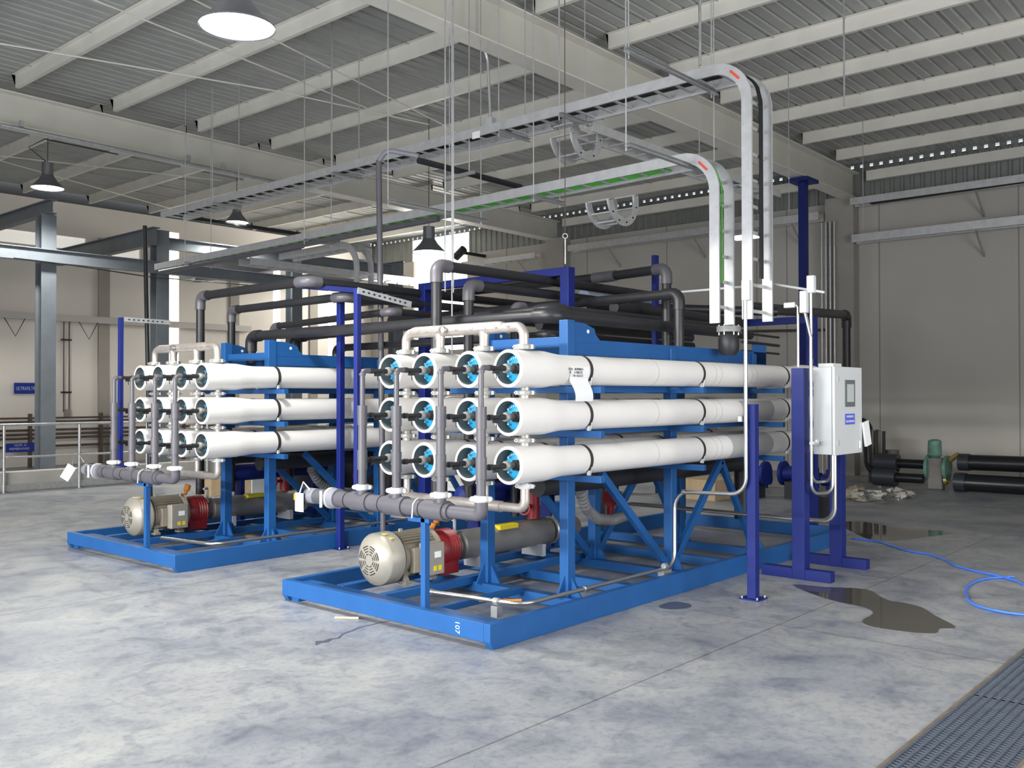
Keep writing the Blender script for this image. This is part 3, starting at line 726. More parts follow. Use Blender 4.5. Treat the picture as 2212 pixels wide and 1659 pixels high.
# control panel on its stand
t = thing('panel_stand', 'purple-blue steel stand with two floor feet carrying the grey control panel', 'stand', (4.0, -.45, 0))
for i, x in enumerate((3.60, 4.44)):
    MB().box((x,-.55,.0),(x+.12,-.43,1.92)).build('upright', deepblue, t, False, .004)
    for (a, b) in ((-.79,-.55), (-.43,-.13)): MB().box((x-.0,a,.0),(x+.10,b,.095)).build('foot', deepblue, t, False, .004)
MB().box((3.72,-.53,1.75),(4.44,-.49,1.80)).build('cross_rail', deepblue, t, False)
MB().box((3.72,-.53,1.2),(4.44,-.49,1.25)).build('cross_rail', deepblue, t, False)
t = thing('control_panel', 'light grey steel control cabinet with a small screen and blue name label', 'control panel', (4.1, -.67, 1.13))
x0, x1, y0, y1, z0, z1 = 3.78, 4.42, -.765, -.56, 1.13, 1.93
MB().box((x0,y0+.03,z0),(x1,y1,z1)).build('enclosure', panelm, t, False, .006)
d = MB().box((x0-.005,y0,z0-.005),(x1+.005,y0+.026,z1+.005)).build('door', panelm, t, False, .006)
MB().box((4.01,y0-.008,1.565),(4.24,y0,1.815)).build('display_bezel', hmif, d, False, .004)
MB().box((4.045,y0-.010,1.61),(4.205,y0-.008,1.775)).build('display', screen, d, False)
MB().box((4.01,y0-.003,1.40),(4.24,y0,1.50)).build('name_label', mat('label_blue', (.10,.13,.62), .5), d, False)
for i, tx in enumerate(('OSMOSIS INV.', 'SKID PRINCIPAL')): text_mesh(tx, .028, white, (4.125, y0-.004, 1.473-.045*i), basis((1,0,0),(0,0,1)), 'label_text', d)
for z in (1.24, 1.82): MB().cbox((x0+.07,y0-.004,z),(.012,.008,.05)).build('latch', galv, d, False)
MB().box((3.80,-.74,1.93),(4.0,-.60,1.965)).build('top_gland_box', panelm, t, False, .005)
MB().box((4.33,y0-.02,1.17),(4.35,y0-.004,1.24)).build('door_sticker', white, d, False)
t = tag(MB().bar((4.475,-.775,1.42),(4.51,-.79,1.19),.13,.02,(0,1,0)).build('document_pouch', white, None, False), 'white document pouch hanging at the right edge of the control cabinet', 'pouch')

# conduits
def conduit(pts, R, r, lab, m=emt, fits=(), name='conduit', group='metal conduits', seg=12):
    t = thing(name, lab, 'conduit', tuple(pts[0]), group)
    MB().tube(fillet(pts, R), r, seg).build('pipe_run', m, t)
    for f in fits:
        if f[0] == 'box': MB().box(f[1], f[2]).build('fitting', panelm, t, False, .008)
        if f[0] == 'col': MB().cyl(f[1], f[2], r*1.35, 12).build('connector', m, t)
    return t
conduit([(.37,.95,.20),(.49,.14,.20),(2.48,.12,.20),(2.50,.13,.84),(2.50,-.545,.86),(2.50,-.545,2.47)], .14, .0165, 'bright bent conduit from the front motor along the rail up past the short post',
    fits=[('col',(.37,.96,.20),(.375,.92,.20)), ('box',(2.475,-.59,2.45),(2.535,-.52,2.62)), ('col',(2.50,.05,.845),(2.50,.02,.845)), ('col',(1.2,.13,.2),(1.24,.13,.2))])
t = tag(MB().cyl((.45,.33,.20),(.45,.37,.20),.028,12).box((.42,.32,.09),(.48,.38,.17)).build('conduit_clamp', galv, None), 'small pipe clamp under the conduit on the front skid base', 'clamp')
t = tag(MB().cyl((2.30,.12,.225),(2.34,.12,.225),.024,12).box((2.26,.09,.145),(2.38,.15,.19)).build('conduit_clamp', galv, None), 'pipe clamp of the bright conduit where it meets the side rail', 'clamp')
conduit([(.38,4.99,.20),(.50,4.19,.20),(5.4,4.13,.20)], .14, .0165, 'conduit lying along the near rail of the rear left skid')
conduit([(3.65,-.60,2.62),(3.65,-.60,.88),(3.95,-.66,.88),(3.95,-.66,1.13)], .09, .014, 'conduit loop entering the control cabinet from below, outer one', fits=[('box',(3.62,-.64,2.60),(3.68,-.57,2.76)),('col',(3.65,-.60,2.0),(3.65,-.60,1.96))])
conduit([(3.62,-.545,2.48),(3.62,-.61,2.2),(3.62,-.61,.78),(3.88,-.70,.78),(3.88,-.70,1.13)], .09, .015, 'conduit loop entering the control cabinet from below, nearer one', fits=[('box',(3.58,-.585,2.42),(3.65,-.52,2.62))])
conduit([(3.62,-.38,2.50),(3.62,-.49,2.50),(3.62,-.49,1.93)], .03, .013, 'thin conduit with a side elbow ending on top of the blue panel post', fits=[('box',(3.595,-.47,2.475),(3.645,-.36,2.525))])
MBs = MB()
for i in range(3):
    conduit([(3.90+.05*i,-.715+.03*i,1.13),(3.90+.05*i,-.715+.03*i,.50),(3.90+.05*i,1.6,.50)], .13, .014, ('first', 'second', 'third')[i]+' of three conduits dropping from the cabinet and running left')
t = tag(MB().cyl((3.60,-.62,1.24),(3.72,-.62,1.24),.02,10).cyl((3.655,-.64,1.255),(3.655,-.66,1.255),.02,10).build('strut_clamp', clampw, None), 'white pipe clamp on the conduits left of the cabinet', 'clamp')
conduit([(3.6,2.5,2.70),(3.72,-.2,2.72),(3.66,-.72,2.60)], .1, .012, 'thin grey conduit crossing behind the cable trays at the cabinet', m=panelm)

# ================================================================ PVC pipe runs overhead
def pvc(pts, r, lab, m=dkpvc, R=None, elbows=True, end=None):
    t = thing('pvc_pipe', lab, 'pipe', tuple(pts[0]), 'black plastic pipe runs')
    MB().tube(fillet(pts, R or r*1.6, 5), r, 20).build('pipe_run', m, t)
    if elbows:
        P = [Vector(p) for p in pts]
        for i in range(1, len(P)-1):
            a = (P[i-1]-P[i]).normalized(); b = (P[i+1]-P[i]).normalized(); k = r*3.2
            MB().tube(fillet([P[i]+a*k, P[i], P[i]+b*k], r*1.6, 5), r*1.22, 20).build('elbow', grypvc if elbows == 1 else dkpvc, t)
    return t
E1, E2, E3 = (1.40,1.95,2.86), (1.82,1.95,2.72), (2.34,1.83,2.54)
pvc([(E1[0],E1[1],.5),E1,(5.6,1.95,2.86)], .050, 'tallest vertical black pipe turning back over the front skid, grey elbow')
pvc([(E2[0],E2[1],.5),E2,(5.6,1.95,2.72)], .048, 'second vertical black pipe turning back over the front skid')
pvc([(E3[0],E3[1],.5),E3,(5.6,1.83,2.54)], .042, 'lowest vertical black pipe turning back over the front skid')
pvc([(1.413,6.0,.5),(1.413,6.0,2.86),(1.413,3.90,2.87),(7.0,3.90,2.87)], .050, 'black pipe rising from the rear left skid, highest, with big grey elbow')
pvc([(1.833,6.0,.5),(1.833,6.0,2.72),(1.833,3.84,2.735),(7.0,3.84,2.735)], .046, 'black pipe rising from the rear left skid, second highest')
pvc([(2.353,5.88,.5),(2.353,5.88,2.54),(2.353,3.66,2.60),(7.0,3.66,2.60)], .040, 'black pipe rising from the rear left skid, third highest')
pvc([(1.62,5.25,2.05),(1.62,5.25,2.36),(1.70,.85,2.36),(5.3,.85,2.36)], .055, 'thick black pipe crossing low between the skids, left one', elbows=2)
pvc([(2.05,5.0,2.05),(2.05,5.0,2.36),(2.2,1.25,2.46),(5.3,1.25,2.46)], .055, 'thick black pipe crossing low between the skids, right one', elbows=2)
pvc([(2.50,4.8,2.05),(2.50,4.8,2.24),(2.6,1.6,2.26),(5.3,1.6,2.26)], .042, 'thinner black pipe crossing low between the skids', elbows=2)
pvc([(3.35,.60,2.1),(3.35,.60,2.66),(3.7,5.2,2.66)], .050, 'black pipe bend beside the cable trays, lower one', elbows=2)
pvc([(3.80,1.02,2.1),(3.80,1.02,2.985),(3.95,1.9,2.985),(4.0,6.2,2.98)], .050, 'black pipe with grey tee beside the cable trays, upper one', R=.08)
pvc([(4.6,2.4,2.60),(7.5,2.4,2.60)], .05, 'straight black pipe at the rear of the bundle', elbows=0)
pvc([(3.4,1.40,2.58),(6.2,1.40,2.58)], .06, 'thick straight black pipe in the middle of the bundle', elbows=0)
pvc([(3.1,2.15,2.42),(6.2,2.15,2.42)], .055, 'straight black pipe low in the bundle', elbows=0)
pvc([(4.8,2.8,2.78),(6.3,1.0,2.70)], .055, 'black pipe passing behind the cable trays to the right', elbows=0)
pvc([(6.4,1.4,2.78),(12.8,2.72,3.17),(12.8,2.72,.6)], .075, 'black pipe running to the back wall and dropping beside the column', elbows=2)
pvc([(2.387,3.9,4.32),(2.456,3.9,.0)], .033, 'tall vertical grey pipe standing between the skids', m=grypvc, elbows=0)
pvc([(2.387,3.9,4.31),(2.40,3.78,4.42),(2.58,3.45,4.33)], .028, 'curved pale pipe linking the tall pipe and the hung pipe', m=ltpvc, R=.2, elbows=0)
pvc([(2.58,3.45,4.28),(4.31,3.45,4.27)], .036, 'short dark pipe hanging below the upper cable tray', elbows=0)
pvc([(3.2,3.78,3.76),(3.2,10.3,3.70)], .036, 'long grey pipe strapped along the lower cable tray', m=grypvc, elbows=0)
pvc([(3.2,10.82,4.52),(3.2,10.60,.0)], .036, 'tall dark vertical pipe at the far left end of the trays', elbows=0)
pvc([(5.76,14.25,5.47),(8.83,14.25,5.49)], .045, 'dark pipe along the left bay behind the third lamp', elbows=0)
# valve hanging above the rear of the front skid
t = thing('black_valve', 'black flanged valve body with grey flange below the left cable tray drop', 'valve', (3.6,.2,2.1))
MB().cyl((3.6,.2,2.28),(3.6,.2,2.335),.115,20).build('flange', mat('flange_grey', (.25,.26,.25), .5), t)
MB().lathe((3.6,.2,2.06),(0,0,1),[(0,.07),(.05,.10),(.15,.10),(.20,.075),(.22,.09)],20).build('body', tankm, t)
for k in range(6):
    an = k*PI/3; MB().cyl((3.6+.09*math.cos(an),.2+.09*math.sin(an),2.25),(3.6+.09*math.cos(an),.2+.09*math.sin(an),2.35),.008,8).build('bolt', galv, t)
for i, (z, k) in enumerate(((2.31,0),(2.22,1),(2.13,2))):
    tag(MB().cyl((4.2,.38,z),(5.05,.38,z-.01),.012 if i != 1 else .016,8).build('stub_rod', blk, None), ('upper','middle','lower')[i]+' of three black stubs at the far end of the front skid', 'rod', 'black stubs')
t = thing('duct_cone', 'pale blue-white sheet cone lying among the rear pipes', 'duct', (4.6,1.5,2.7))
MB().tube([(3.95,2.2,2.78),(5.3,1.9,2.86)], [.10,.05], 16).build('shell', mat('pale_blue_sheet', (.45,.52,.68), .35), t)

# chain with hook above the portal post
t = thing('hoist_chain', 'thin chain with a small hook hanging above the portal frame post', 'chain', (3.05,1.76,3.0))
MB().cyl((3.05,1.76,3.35),(3.05,1.76,zdeck(3)),.005,6).build('chain_line', brownpipe, t)
MB().ring((3.05,1.76,3.31),(1,1,0),.02,.03,.01,14).cyl((3.05,1.76,3.28),(3.05,1.76,3.02),.008,6).build('hook', galv, t)
tag(MB().cyl((14.0,14.20,5.50),(14.0,13.88,5.70),.11,14).box((14.0,13.98,5.58),(15.02,14.06,5.66)).build('flood_light', tankm, None, False), 'dark bracket mounted floodlight silhouetted beside the bright window', 'lamp')
# ================================================================ cable trays
def tray(name, lab, x0, w, path, cab=None, rail=.10, rung=.24, tilt=0):
    """path: (y,z) points, tray lies between x0 and x0+w"""
    t = thing(name, lab, 'cable tray', (x0, path[0][0], path[0][1]), 'ladder cable trays')
    P = fillet([(0, y, z) for y, z in path], .34, 10)
    for xx in (x0, x0+w-.022):
        n = len(P); N = []
        for i in range(n):
            a = (P[i]-P[i-1]).normalized() if i else (P[1]-P[0]).normalized(); b = (P[i+1]-P[i]).normalized() if i < n-1 else a
            tt = (a+b).normalized(); k = 1/max(.6, tt.dot(a)); N.append(Vector((0, -tt.z, tt.y))*k)
        v = []
        for p, nn in zip(P, N):
            for sx, sn in ((0,-1),(1,-1),(1,1),(0,1)): v.append((xx+.022*sx, p.y+nn.y*rail/2*sn, p.z+nn.z*rail/2*sn))
        f = [(4*i+j, 4*i+(j+1) % 4, 4*i+4+(j+1) % 4, 4*i+4+j) for i in range(n-1) for j in range(4)]+[(3,2,1,0), tuple(4*(n-1)+j for j in range(4))]
        MB().add(v, f).build('side_rail', traym, t)
    # rungs by arc length
    L = 0; nxt = .12; cnt = 0
    for a, b in zip(P, P[1:]):
        l = (b-a).length
        while L+l >= nxt:
            p = a+(b-a)*((nxt-L)/l); tt = (b-a).normalized(); nn = Vector((0, -tt.z, tt.y))
            q = p+nn*(.025)
            MB().bar((x0+.02, q.y, q.z), (x0+w-.02, q.y, q.z), .030, .014, nn).build('rung', traym, t, False)
            nxt += rung; cnt += 1
        L += l
    return t, P
def cables(P, x, m, lab, n=3, r=.010, dz=.0, group='tray cables'):
    for i in range(n):
        pts = [(x+i*r*2.3, p.y, p.z+dz) for p in P]; jit = []
        for k, p in enumerate(pts): jit.append((p[0]+random.uniform(-.004,.004), p[1], p[2]))
        tag(MB().tube(jit, r, 8).build('tray_cable', m, None), lab % ordn[i], 'cable', group)
T1, PA = tray('cable_tray', 'higher galvanized ladder tray bending down in front of the big girder', 3.2, .42, [(10.3,4.64),(-.20,4.69),(-.20,2.36)])
T2, PB = tray('cable_tray', 'lower galvanized ladder tray with green cables bending down at the skid', 3.2, .30, [(10.5,3.80),(.13,3.92),(.13,2.34)])
cin = lambda P, s: [p for p in P]
cables([p+Vector((0, 0, .03 if p.z > 4.5 else 0)) for p in PA[:-1]]+[Vector((0,-.20,2.75))], 3.46, blk, 'black cable in the higher cable tray, %s from the left', 3, .010)
cables([p+Vector((0, 0, .02 if p.z > 3.75 else 0)) for p in PB[:-1]]+[Vector((0,.13,2.72))], 3.34, greenc, 'green cable in the lower cable tray, %s from the left', 2, .006)
for i in range(5): tag(MB().tube([(3.375+.022*i, 10.4, 3.805), (3.375+.022*i, 5, 3.86), (3.375+.022*i, .75, 3.90)], .0095, 8).build('tray_cable', greenc, None), 'green cable lying in the straight lower tray, %s of the bundle' % ordn[i], 'cable', 'green tray cables')
for (o, y, z) in ((T1, -.10, 4.62), (T2, .23, 3.84)):
    MB().bar((3.198, y+.06, z+.02), (3.198, y-.03, z-.07), .002, .022, (0,1,0)).build('red_sticker', redsticker, o, False)
MB().box((3.197,3.10,4.60),(3.199,3.22,4.68)).build('white_sticker', white, T1, False)
for o, z0, z1, y in ((T1,2.45,4.3,-.20),(T2,2.45,3.5,.13)):
    k = MB(); z = z0; q = 0
    while z < z1: MB().cyl((3.196,y+(.03 if q % 2 else -.03),z),(3.2,y+(.03 if q % 2 else -.03),z),.007,8).build('splice_bolt', galv, o); z += .24; q += 1
# trays running along X toward the back wall
def tray_x(lab, x0, x1, y0, w, z):
    t = thing('cable_tray', lab, 'cable tray', (x0, y0, z), 'ladder cable trays')
    for yy in (y0, y0+w): MB().box((x0,yy-.01,z-.05),(x1,yy+.01,z+.05)).build('side_rail', traym, t, False)
    x = x0+.15
    while x < x1: MB().box((x,y0,z-.03),(x+.03,y0+w,z-.015)).build('rung', traym, t, False); x += .28
    return t
tray_x('ladder tray leaving the higher tray toward the back wall', 3.64, 8.2, 1.85, .30, 4.58)
tray_x('ladder tray far left joining the two long trays below the third lamp', 3.52, 9.0, 8.2, .30, 3.72)
# curved tray drop outs (arcs seen edge on)
def arc_tray(lab, x, y, z, r, w, a0, a1):
    t = thing('tray_bend', lab, 'tray bend', (x, y, z), 'curved tray bends')
    for yy in (y, y+w):
        m = MB(); N = 18
        for k in range(N):
            p0, p1 = a0+(a1-a0)*k/N, a0+(a1-a0)*(k+1)/N
            v = []
            for p in (p0, p1):
                for rr in (r, r+.09): v.append((rr*math.cos(p), rr*math.sin(p)))
            m.add([(x+a, yy, z+b) for a, b in v]+[(x+a, yy+.02, z+b) for a, b in v], [(0,1,3,2),(4,6,7,5),(0,2,6,4),(1,5,7,3)])
        m.build('curved_rail', traym, t)
    N = 6
    for k in range(N+1):
        p = a0+(a1-a0)*k/N; c = (x+(r+.05)*math.cos(p), y, z+(r+.05)*math.sin(p)); MB().bar(c, (c[0], y+w, c[2]), .03, .015).build('rung', traym, t, False)
    return t
arc_tray('round tray bend hanging under the higher cable tray', 3.75, 2.0, 4.55, .20, .28, -PI*.95, PI*.9)
arc_tray('round tray bend hanging under the lower cable tray', 3.80, 1.55, 3.78, .20, .28, -PI*.95, PI*.1)
t3, PC = tray('cable_tray', 'ladder tray curving down behind the rear left skid', 3.9, .28, [(8.0,3.80),(6.15,3.82),(6.15,2.9)], rung=.2)

# trapeze struts and hanger rods
def trapeze(x0, x1, y, z, lab, rods):
    t = thing('trapeze_hanger', lab, 'hanger', ((x0+x1)/2, y, z), 'trapeze hangers')
    MB().chan((x0,y-.02,z),(x1,y-.02,z),.04,.04,.004).build('strut_channel', galv, t, False)
    for x in rods: MB().cyl((x,y,z-.05),(x,y,zdeck(x)-.01),.0065,6).build('hanger_rod', galv, t)
    return t
trapeze(2.05, 3.62, .36, 4.61, 'trapeze hanger under the higher tray, nearest the tray bend', (2.15, 3.57))
trapeze(2.18, 3.78, .43, 3.84, 'trapeze hanger under the lower tray, nearest the tray bend', (2.21, 3.74))
trapeze(2.05, 3.56, 3.37, 3.73, 'trapeze hanger under the lower tray beside the short hung pipe', (2.06, 3.50))
for i, y in enumerate((1.9, 2.75, 5.7, 8.6)): trapeze(3.1, 3.62, y, 4.58 if i else 4.60, 'trapeze hanger under the higher tray, %s from the right of the back ones' % ordn[i], (3.13, 3.58))
for i, y in enumerate((2.25, 6.3, 9.4)): trapeze(3.1, 3.62, y, 3.80-.005*y, 'trapeze hanger under the lower tray, %s from the right of the far ones' % ordn[i], (3.13, 3.58))
def rod(x, y, z0, lab, r=.0065, z1=None): return tag(MB().cyl((x,y,z0),(x,y,z1 or zdeck(x)-.01),r,6).build('hanging_rod', galv, None), lab, 'rod', 'single hanging rods')
rod(1.95, 2.30, 2.05, 'long thin rod reaching from the roof down behind the front header pipe', .007)
rod(3.23, 3.30, 4.22, 'thin rod holding the short dark hung pipe, right one')
rod(3.23, 3.62, 4.22, 'thin rod holding the short dark hung pipe, left one')
tag(MB().box((3.21,3.22,4.215),(3.25,3.66,4.245)).build('short_strut', galv, None, False), 'short level strut under the dark hung pipe', 'strut')
rod(8.6, 1.9, 4.4, 'hanger rod of the long tray toward the back wall, middle one'); rod(6.0, 1.9, 4.55, 'hanger rod of the long tray toward the back wall, nearest one'); rod(11.5, 1.9, 4.5, 'hanger rod of the long tray toward the back wall, farthest one')
# long vertical rod at the right, front of the wall trays
t = tag(MB().cyl((6.07,0.05,5.0),(6.07,0.05,zdeck(6)),.011,8).build('hanging_rod', galv, None), 'bright rod hanging from the roof at the right side', 'rod', 'single hanging rods')
for x, y, lab in ((2.3,2.75,'left'),(2.42,2.75,'right')): rod(x, y, 2.75, 'thin drop tube into the tall grey elbow, %s one' % lab, .008)
# conduits at the ceiling
conduit([(-.5,3.62,5.95),(3.88,3.62,5.93),(3.92,3.60,5.05)], .18, .018, 'ceiling conduit beside the big girder bending down to the higher tray', m=galv, fits=[('box',(3.88,3.55,4.93),(3.97,3.65,5.08))])
conduit([(4.6,-3.5,6.33),(4.55,1.05,6.33),(4.55,1.05,5.3)], .35, .016, 'ceiling conduit under a right bay purlin bending down above the tray', m=galv)
conduit([(1.0,11.0,5.78),(6.2,11.0,5.73)], .1, .035, 'galvanized pipe clipped under the left girder', m=galv)
conduit([(-1.5,11.05,5.83),(6.0,11.05,5.78)], .1, .014, 'thin conduit running along the left girder flange', m=galv)
for i, x in enumerate((1.3, 4.1, 4.8)):
    t = tag(MB().cbox((x,11.02,5.86),(.05,.10,.10)).build('beam_clamp', galv, None, False), 'beam clamp on the left girder, %s from the left' % ordn[i], 'clamp', 'beam clamps')

# ================================================================ wall trays, conduits, pipes at the back
def wall_channel(y0, y1, z, h, lab, xw=14.70, rungs=False):
    t = thing('wall_tray', lab, 'cable tray', (xw, y0, z), 'trays on the back wall')
    MB().chan((xw-.28,y0,z),(xw-.28,y1,z),.02,h,.006).build('front_rail', traym, t, False)
    MB().box((xw-.02,y0,z-h/2),(xw,y1,z+h/2)).build('rear_rail', traym, t, False)
    if rungs:
        y = y0+.1
        while y < y1: MB().box((xw-.27,y,z-h/2+.01),(xw-.02,y+.03,z-h/2+.025)).build('rung', traym, t, False); y += .3
    y = y0+.6
    while y < y1: MB().bar((xw+.3,y,z-h/2-.45),(xw-.25,y,z-h/2-.03),.03,.03).build('bracket_arm', galv, t, False); y += 2.4
    return t
wall_channel(-4.5, 3.28, 5.62, .14, 'upper tray on the back wall right of the big girder column', rungs=True)
wall_channel(-4.5, 3.25, 4.86, .16, 'lower tray on the back wall right of the big girder column')
wall_channel(3.95, 10.6, 5.42, .16, 'tray on the back wall between the two wall columns')
wall_channel(11.7, 14.4, 5.36, .14, 'tray on the back wall left of the portal frame', rungs=True)
for i in range(3): tag(MB().tube([(14.5+.05*i,-4.4,5.56),(14.5+.05*i,-1,5.56+.01*i),(14.5+.05*i,2.9,5.55)], .018, 6).build('tray_cable', blk, None), 'thick black cable in the upper back wall tray, %s one' % ordn[i], 'cable', 'wall tray cables')
for i in range(4): conduit([(14.64,3.70+.09*i,0.0),(14.64,3.70+.09*i,5.3)], .1, .022, 'vertical conduit on the big back wall column, %s from the right' % ordn[i], m=galv, seg=8)
conduit([(14.9,3.9,3.05),(14.9,11.0,3.25)], .1, .03, 'grey pipe running level along the back wall behind the pipes', m=brownpipe, seg=8)
tag(MB().box((12.9,4.55,4.86),(13.1,5.12,4.93)).build('tube_lamp', mat('tube_glow', (1,1,1), .4, emit=(.95,.98,1), estr=5), None, False), 'small glowing tube lamp behind the cable tray drops', 'lamp')
tag(MB().cyl((13.0,4.83,4.92),(13.0,4.83,zdeck(13)),.008,6).build('hanging_rod', galv, None), 'rod holding the small glowing tube lamp', 'rod', 'single hanging rods')

# stacked black pipes and valve by the right of the back wall
def blackpipe(p, q, r, lab, m=None):
    t = thing('black_pipe', lab, 'pipe', p, 'black pipes on the floor')
    P, Q = Vector(p), Vector(q); d = (Q-P).normalized()
    MB().cyl(P, Q, r, 22).build('pipe_run', m or mat('hdpe_black', (.012,.013,.016), .28), t)
    MB().cyl(P+d*.0, P+d*.18, r*1.10, 22).build('end_socket', mat('socket_dark', (.03,.035,.045), .35), t)
    MB().ring(P+d*1.2, d, r, r*1.02, .05, 22).build('yellow_band', brasscol, t)
    return t
blackpipe((12.9,.78,.50), (12.9,-4.5,.53), .135, 'upper thick black pipe lying before the right back wall')
blackpipe((12.75,.80,.16), (12.75,-4.5,.16), .15, 'lower thick black pipe lying before the right back wall')
blackpipe((13.0,2.20,.42), (13.0,1.38,.42), .085, 'upper thin black pipe stub left of the green valve')
blackpipe((12.9,2.20,.17), (12.9,1.38,.17), .085, 'lower thin black pipe stub left of the green valve')
t = thing('flanged_coupler', 'dark grey pipe coupler in front of the upright black pipes', 'coupler', (13,2.0,.3))
MB().cyl((13.0,2.25,.43),(13.0,1.85,.43),.16,22).build('upper_socket', mat('socket_dark2', (.035,.04,.05), .35), t); MB().cyl((12.9,2.25,.17),(12.9,1.85,.17),.16,22).build('lower_socket', mat('socket_dark2', (1,1,1)), t)
t = thing('gate_valve', 'green cast gate valve standing before the right back wall', 'valve', (12.95,1.15,0))
MB().box((12.85,1.05,.0),(13.05,1.30,.55)).build('body', mat('valve_body', (.22,.21,.20), .6, 0, .1, 9), t, False, .02)
for q in (1.33, 1.02): MB().cyl((12.95,q,.38),(12.95,q-.05,.38),.22,24).build('flange', greenvalve, t)
MB().lathe((12.95,1.2,.55),(0,0,1),[(0,.07),(.05,.12),(.30,.11),(.33,.06)],16).build('bonnet', greenvalve, t)
MB().tube([(12.95,.95,.52),(12.95,.82,.62),(12.95,.66,.50)], .05, 10).build('side_outlet', brasscol, t)
for i, (y, z1) in enumerate(((2.36,.98),(2.52,1.0),(2.20,.62))):
    tag(MB().cyl((13.5+.1*i,y,0),(13.5+.1*i,y,z1),.10 if i < 2 else .12,20).build('upright_pipe', mat('hdpe_brown', (.045,.04,.035), .3) if i < 2 else mat('pipe_taupe', (.20,.17,.155), .6), None), ('right one of two upright dark pipes by the back wall','left one of two upright dark pipes by the back wall','short taupe pipe end right of the upright dark pipes')[i], 'pipe', 'upright pipes at the back wall')
tag(MB().tube(fillet([(13.7,2.95,1.14),(13.65,2.66,1.12),(13.6,2.60,.25),(13.5,2.3,.18)],.22,8), .10, 18).build('bent_pipe', mat('hdpe_black', (1,1,1)), None), 'big curved black pipe leaning behind the control cabinet', 'pipe')
for i, (x, y) in enumerate(((11.6,2.55),(11.9,2.95),(11.2,3.6))):
    t = thing('blue_valve', 'small blue valve on the floor behind the control cabinet, %s from the right' % ordn[i], 'valve', (x,y,0), 'blue valves')
    MB().cyl((x,y,0),(x,y,.35),.07,14).build('body', deepblue, t); MB().cyl((x-.02,y-.13,.16),(x-.02,y+.13,.16),.10,16).build('flange', deepblue, t); MB().cyl((x,y,.35),(x,y,.60),.02,8).build('stem', deepblue, t)
# packing litter on the floor
random.seed(11)
lt = MB(); 
for i in range(60):
    x, y = random.uniform(9.9,12.0), random.uniform(1.0,2.3); a = random.uniform(0,PI); s = random.uniform(.04,.13)
    v = [(x+s*math.cos(a+k*PI/2+random.uniform(-.4,.4)), y+s*math.sin(a+k*PI/2), random.uniform(.002,.10)) for k in range(4)]; lt.add(v, [(0,1,2),(0,2,3)])
tag(lt.build('packing_film', plastic, None, False, kind='stuff'), 'crumpled clear plastic packing litter before the back wall', 'litter')
for i in range(9):
    x, y, a = 10.1+.22*i, random.uniform(1.15,2.25), random.uniform(0,PI)
    tag(MB().bar((x,y,.03),(x+.22*math.cos(a),y+.22*math.sin(a),.035),.07,.05).build('cardboard_scrap', cardb, None, False), 'brown cardboard scrap in the floor litter, %s counted from nearest' % ordn[i], 'scrap', 'cardboard scraps')

# ================================================================ left bay: curb, handrail, steel platform, wall pipes, signs
tag(MB().box((-3.0,13.0,0),(8.8,13.25,.355)).build('concrete_curb', concr, None, False, .01), 'low concrete curb below the handrail at the left', 'curb')
t = thing('handrail', 'grey pipe handrail in front of the low curb at the left', 'handrail', (1.8,12.95,0))
for x in (-.8,.49,1.78,3.06,4.34,5.62): MB().cyl((x,12.93,0),(x,12.93,1.17),.024,12).build('post', galv, t); MB().box((x-.05,12.88,0),(x+.05,12.98,.01)).build('base_plate', galv, t, False)
MB().cyl((-.8,12.93,1.17),(5.62,12.93,1.17),.025,12).build('top_rail', galv, t); MB().cyl((-.8,12.93,.62),(5.62,12.93,.60),.018,12).build('mid_rail', galv, t)
MB().box((-.8,12.955,.03),(5.62,12.965,.14)).build('kick_plate', galv, t, False)
pfc = [(3.10,5.15),(5.43,5.15),(8.83,4.70),(12.05,4.75)]
cl_ = ['steel platform column nearest the left edge of the view', 'steel platform column behind the dark vertical pipe', 'steel platform column left of the tall blue post tops', 'steel platform column near the bright window']
for i, (x, z1) in enumerate(pfc):
    tag(MB().ibeam((x,14.5,0),(x,14.5,z1),.28,.28,.014,.018,(0,1,0)).build('platform_column', graysteel, None, False), 'grey '+cl_[i], 'column', 'platform columns')
for i, (x, z0, z1) in enumerate(((3.10,5.15,5.42),(5.2,4.80,5.17),(8.83,4.72,5.18),(12.05,4.79,5.19))):
    tag(MB().ibeam((x,14.2,(z0+z1)/2),(x,18.95,(z0+z1)/2),.16,z1-z0,.012,.018).build('platform_beam', graysteel, None, False), 'grey platform beam running to the left wall, %s from the left' % ordn[i], 'beam', 'platform beams')
tag(MB().ibeam((-5.0,14.28,4.34),(8.70,14.28,4.34),.14,.25,.012,.016).build('platform_beam', graysteel, None, False), 'long grey platform beam in front of the platform columns', 'beam', 'platform beams')
tag(MB().ibeam((5.6,14.62,4.92),(12.0,14.62,4.98),.14,.25,.012,.016).build('platform_beam', graysteel, None, False), 'grey platform beam behind the columns, below the third lamp', 'beam', 'platform beams')
tag(MB().tube([(2.4,14.2,4.225),(3.4,14.2,4.20),(5.0,14.2,4.12),(8.2,14.2,4.16),(8.6,14.2,4.24)], .012, 6).build('loose_cable', blk, None), 'thin black cable sagging below the platform beam', 'cable')
for i, z in enumerate((1.15,1.065,.87,.77,.68,.49)):
    tag(MB().cyl((1.0,18.6,z),(10.5,18.6,z-.01),.022 if i < 2 else .028,8).build('wall_pipe', brownpipe, None), 'brown process pipe low on the left wall, %s from the top' % ordn[i], 'pipe', 'brown wall pipes')
for i, x in enumerate((2.6,4.44,6.10,8.3)):
    tag(MB().box((x-.03,18.55,0),(x+.03,18.66,1.25)).build('pipe_support', brownpipe, None, False), 'brown pipe rack stanchion at the left wall, %s from the left' % ordn[i], 'stanchion', 'pipe rack stanchions')
t = thing('wall_conduit', 'pair of dark conduits dropping down the left wall', 'conduit', (5.4,18.95,1.2))
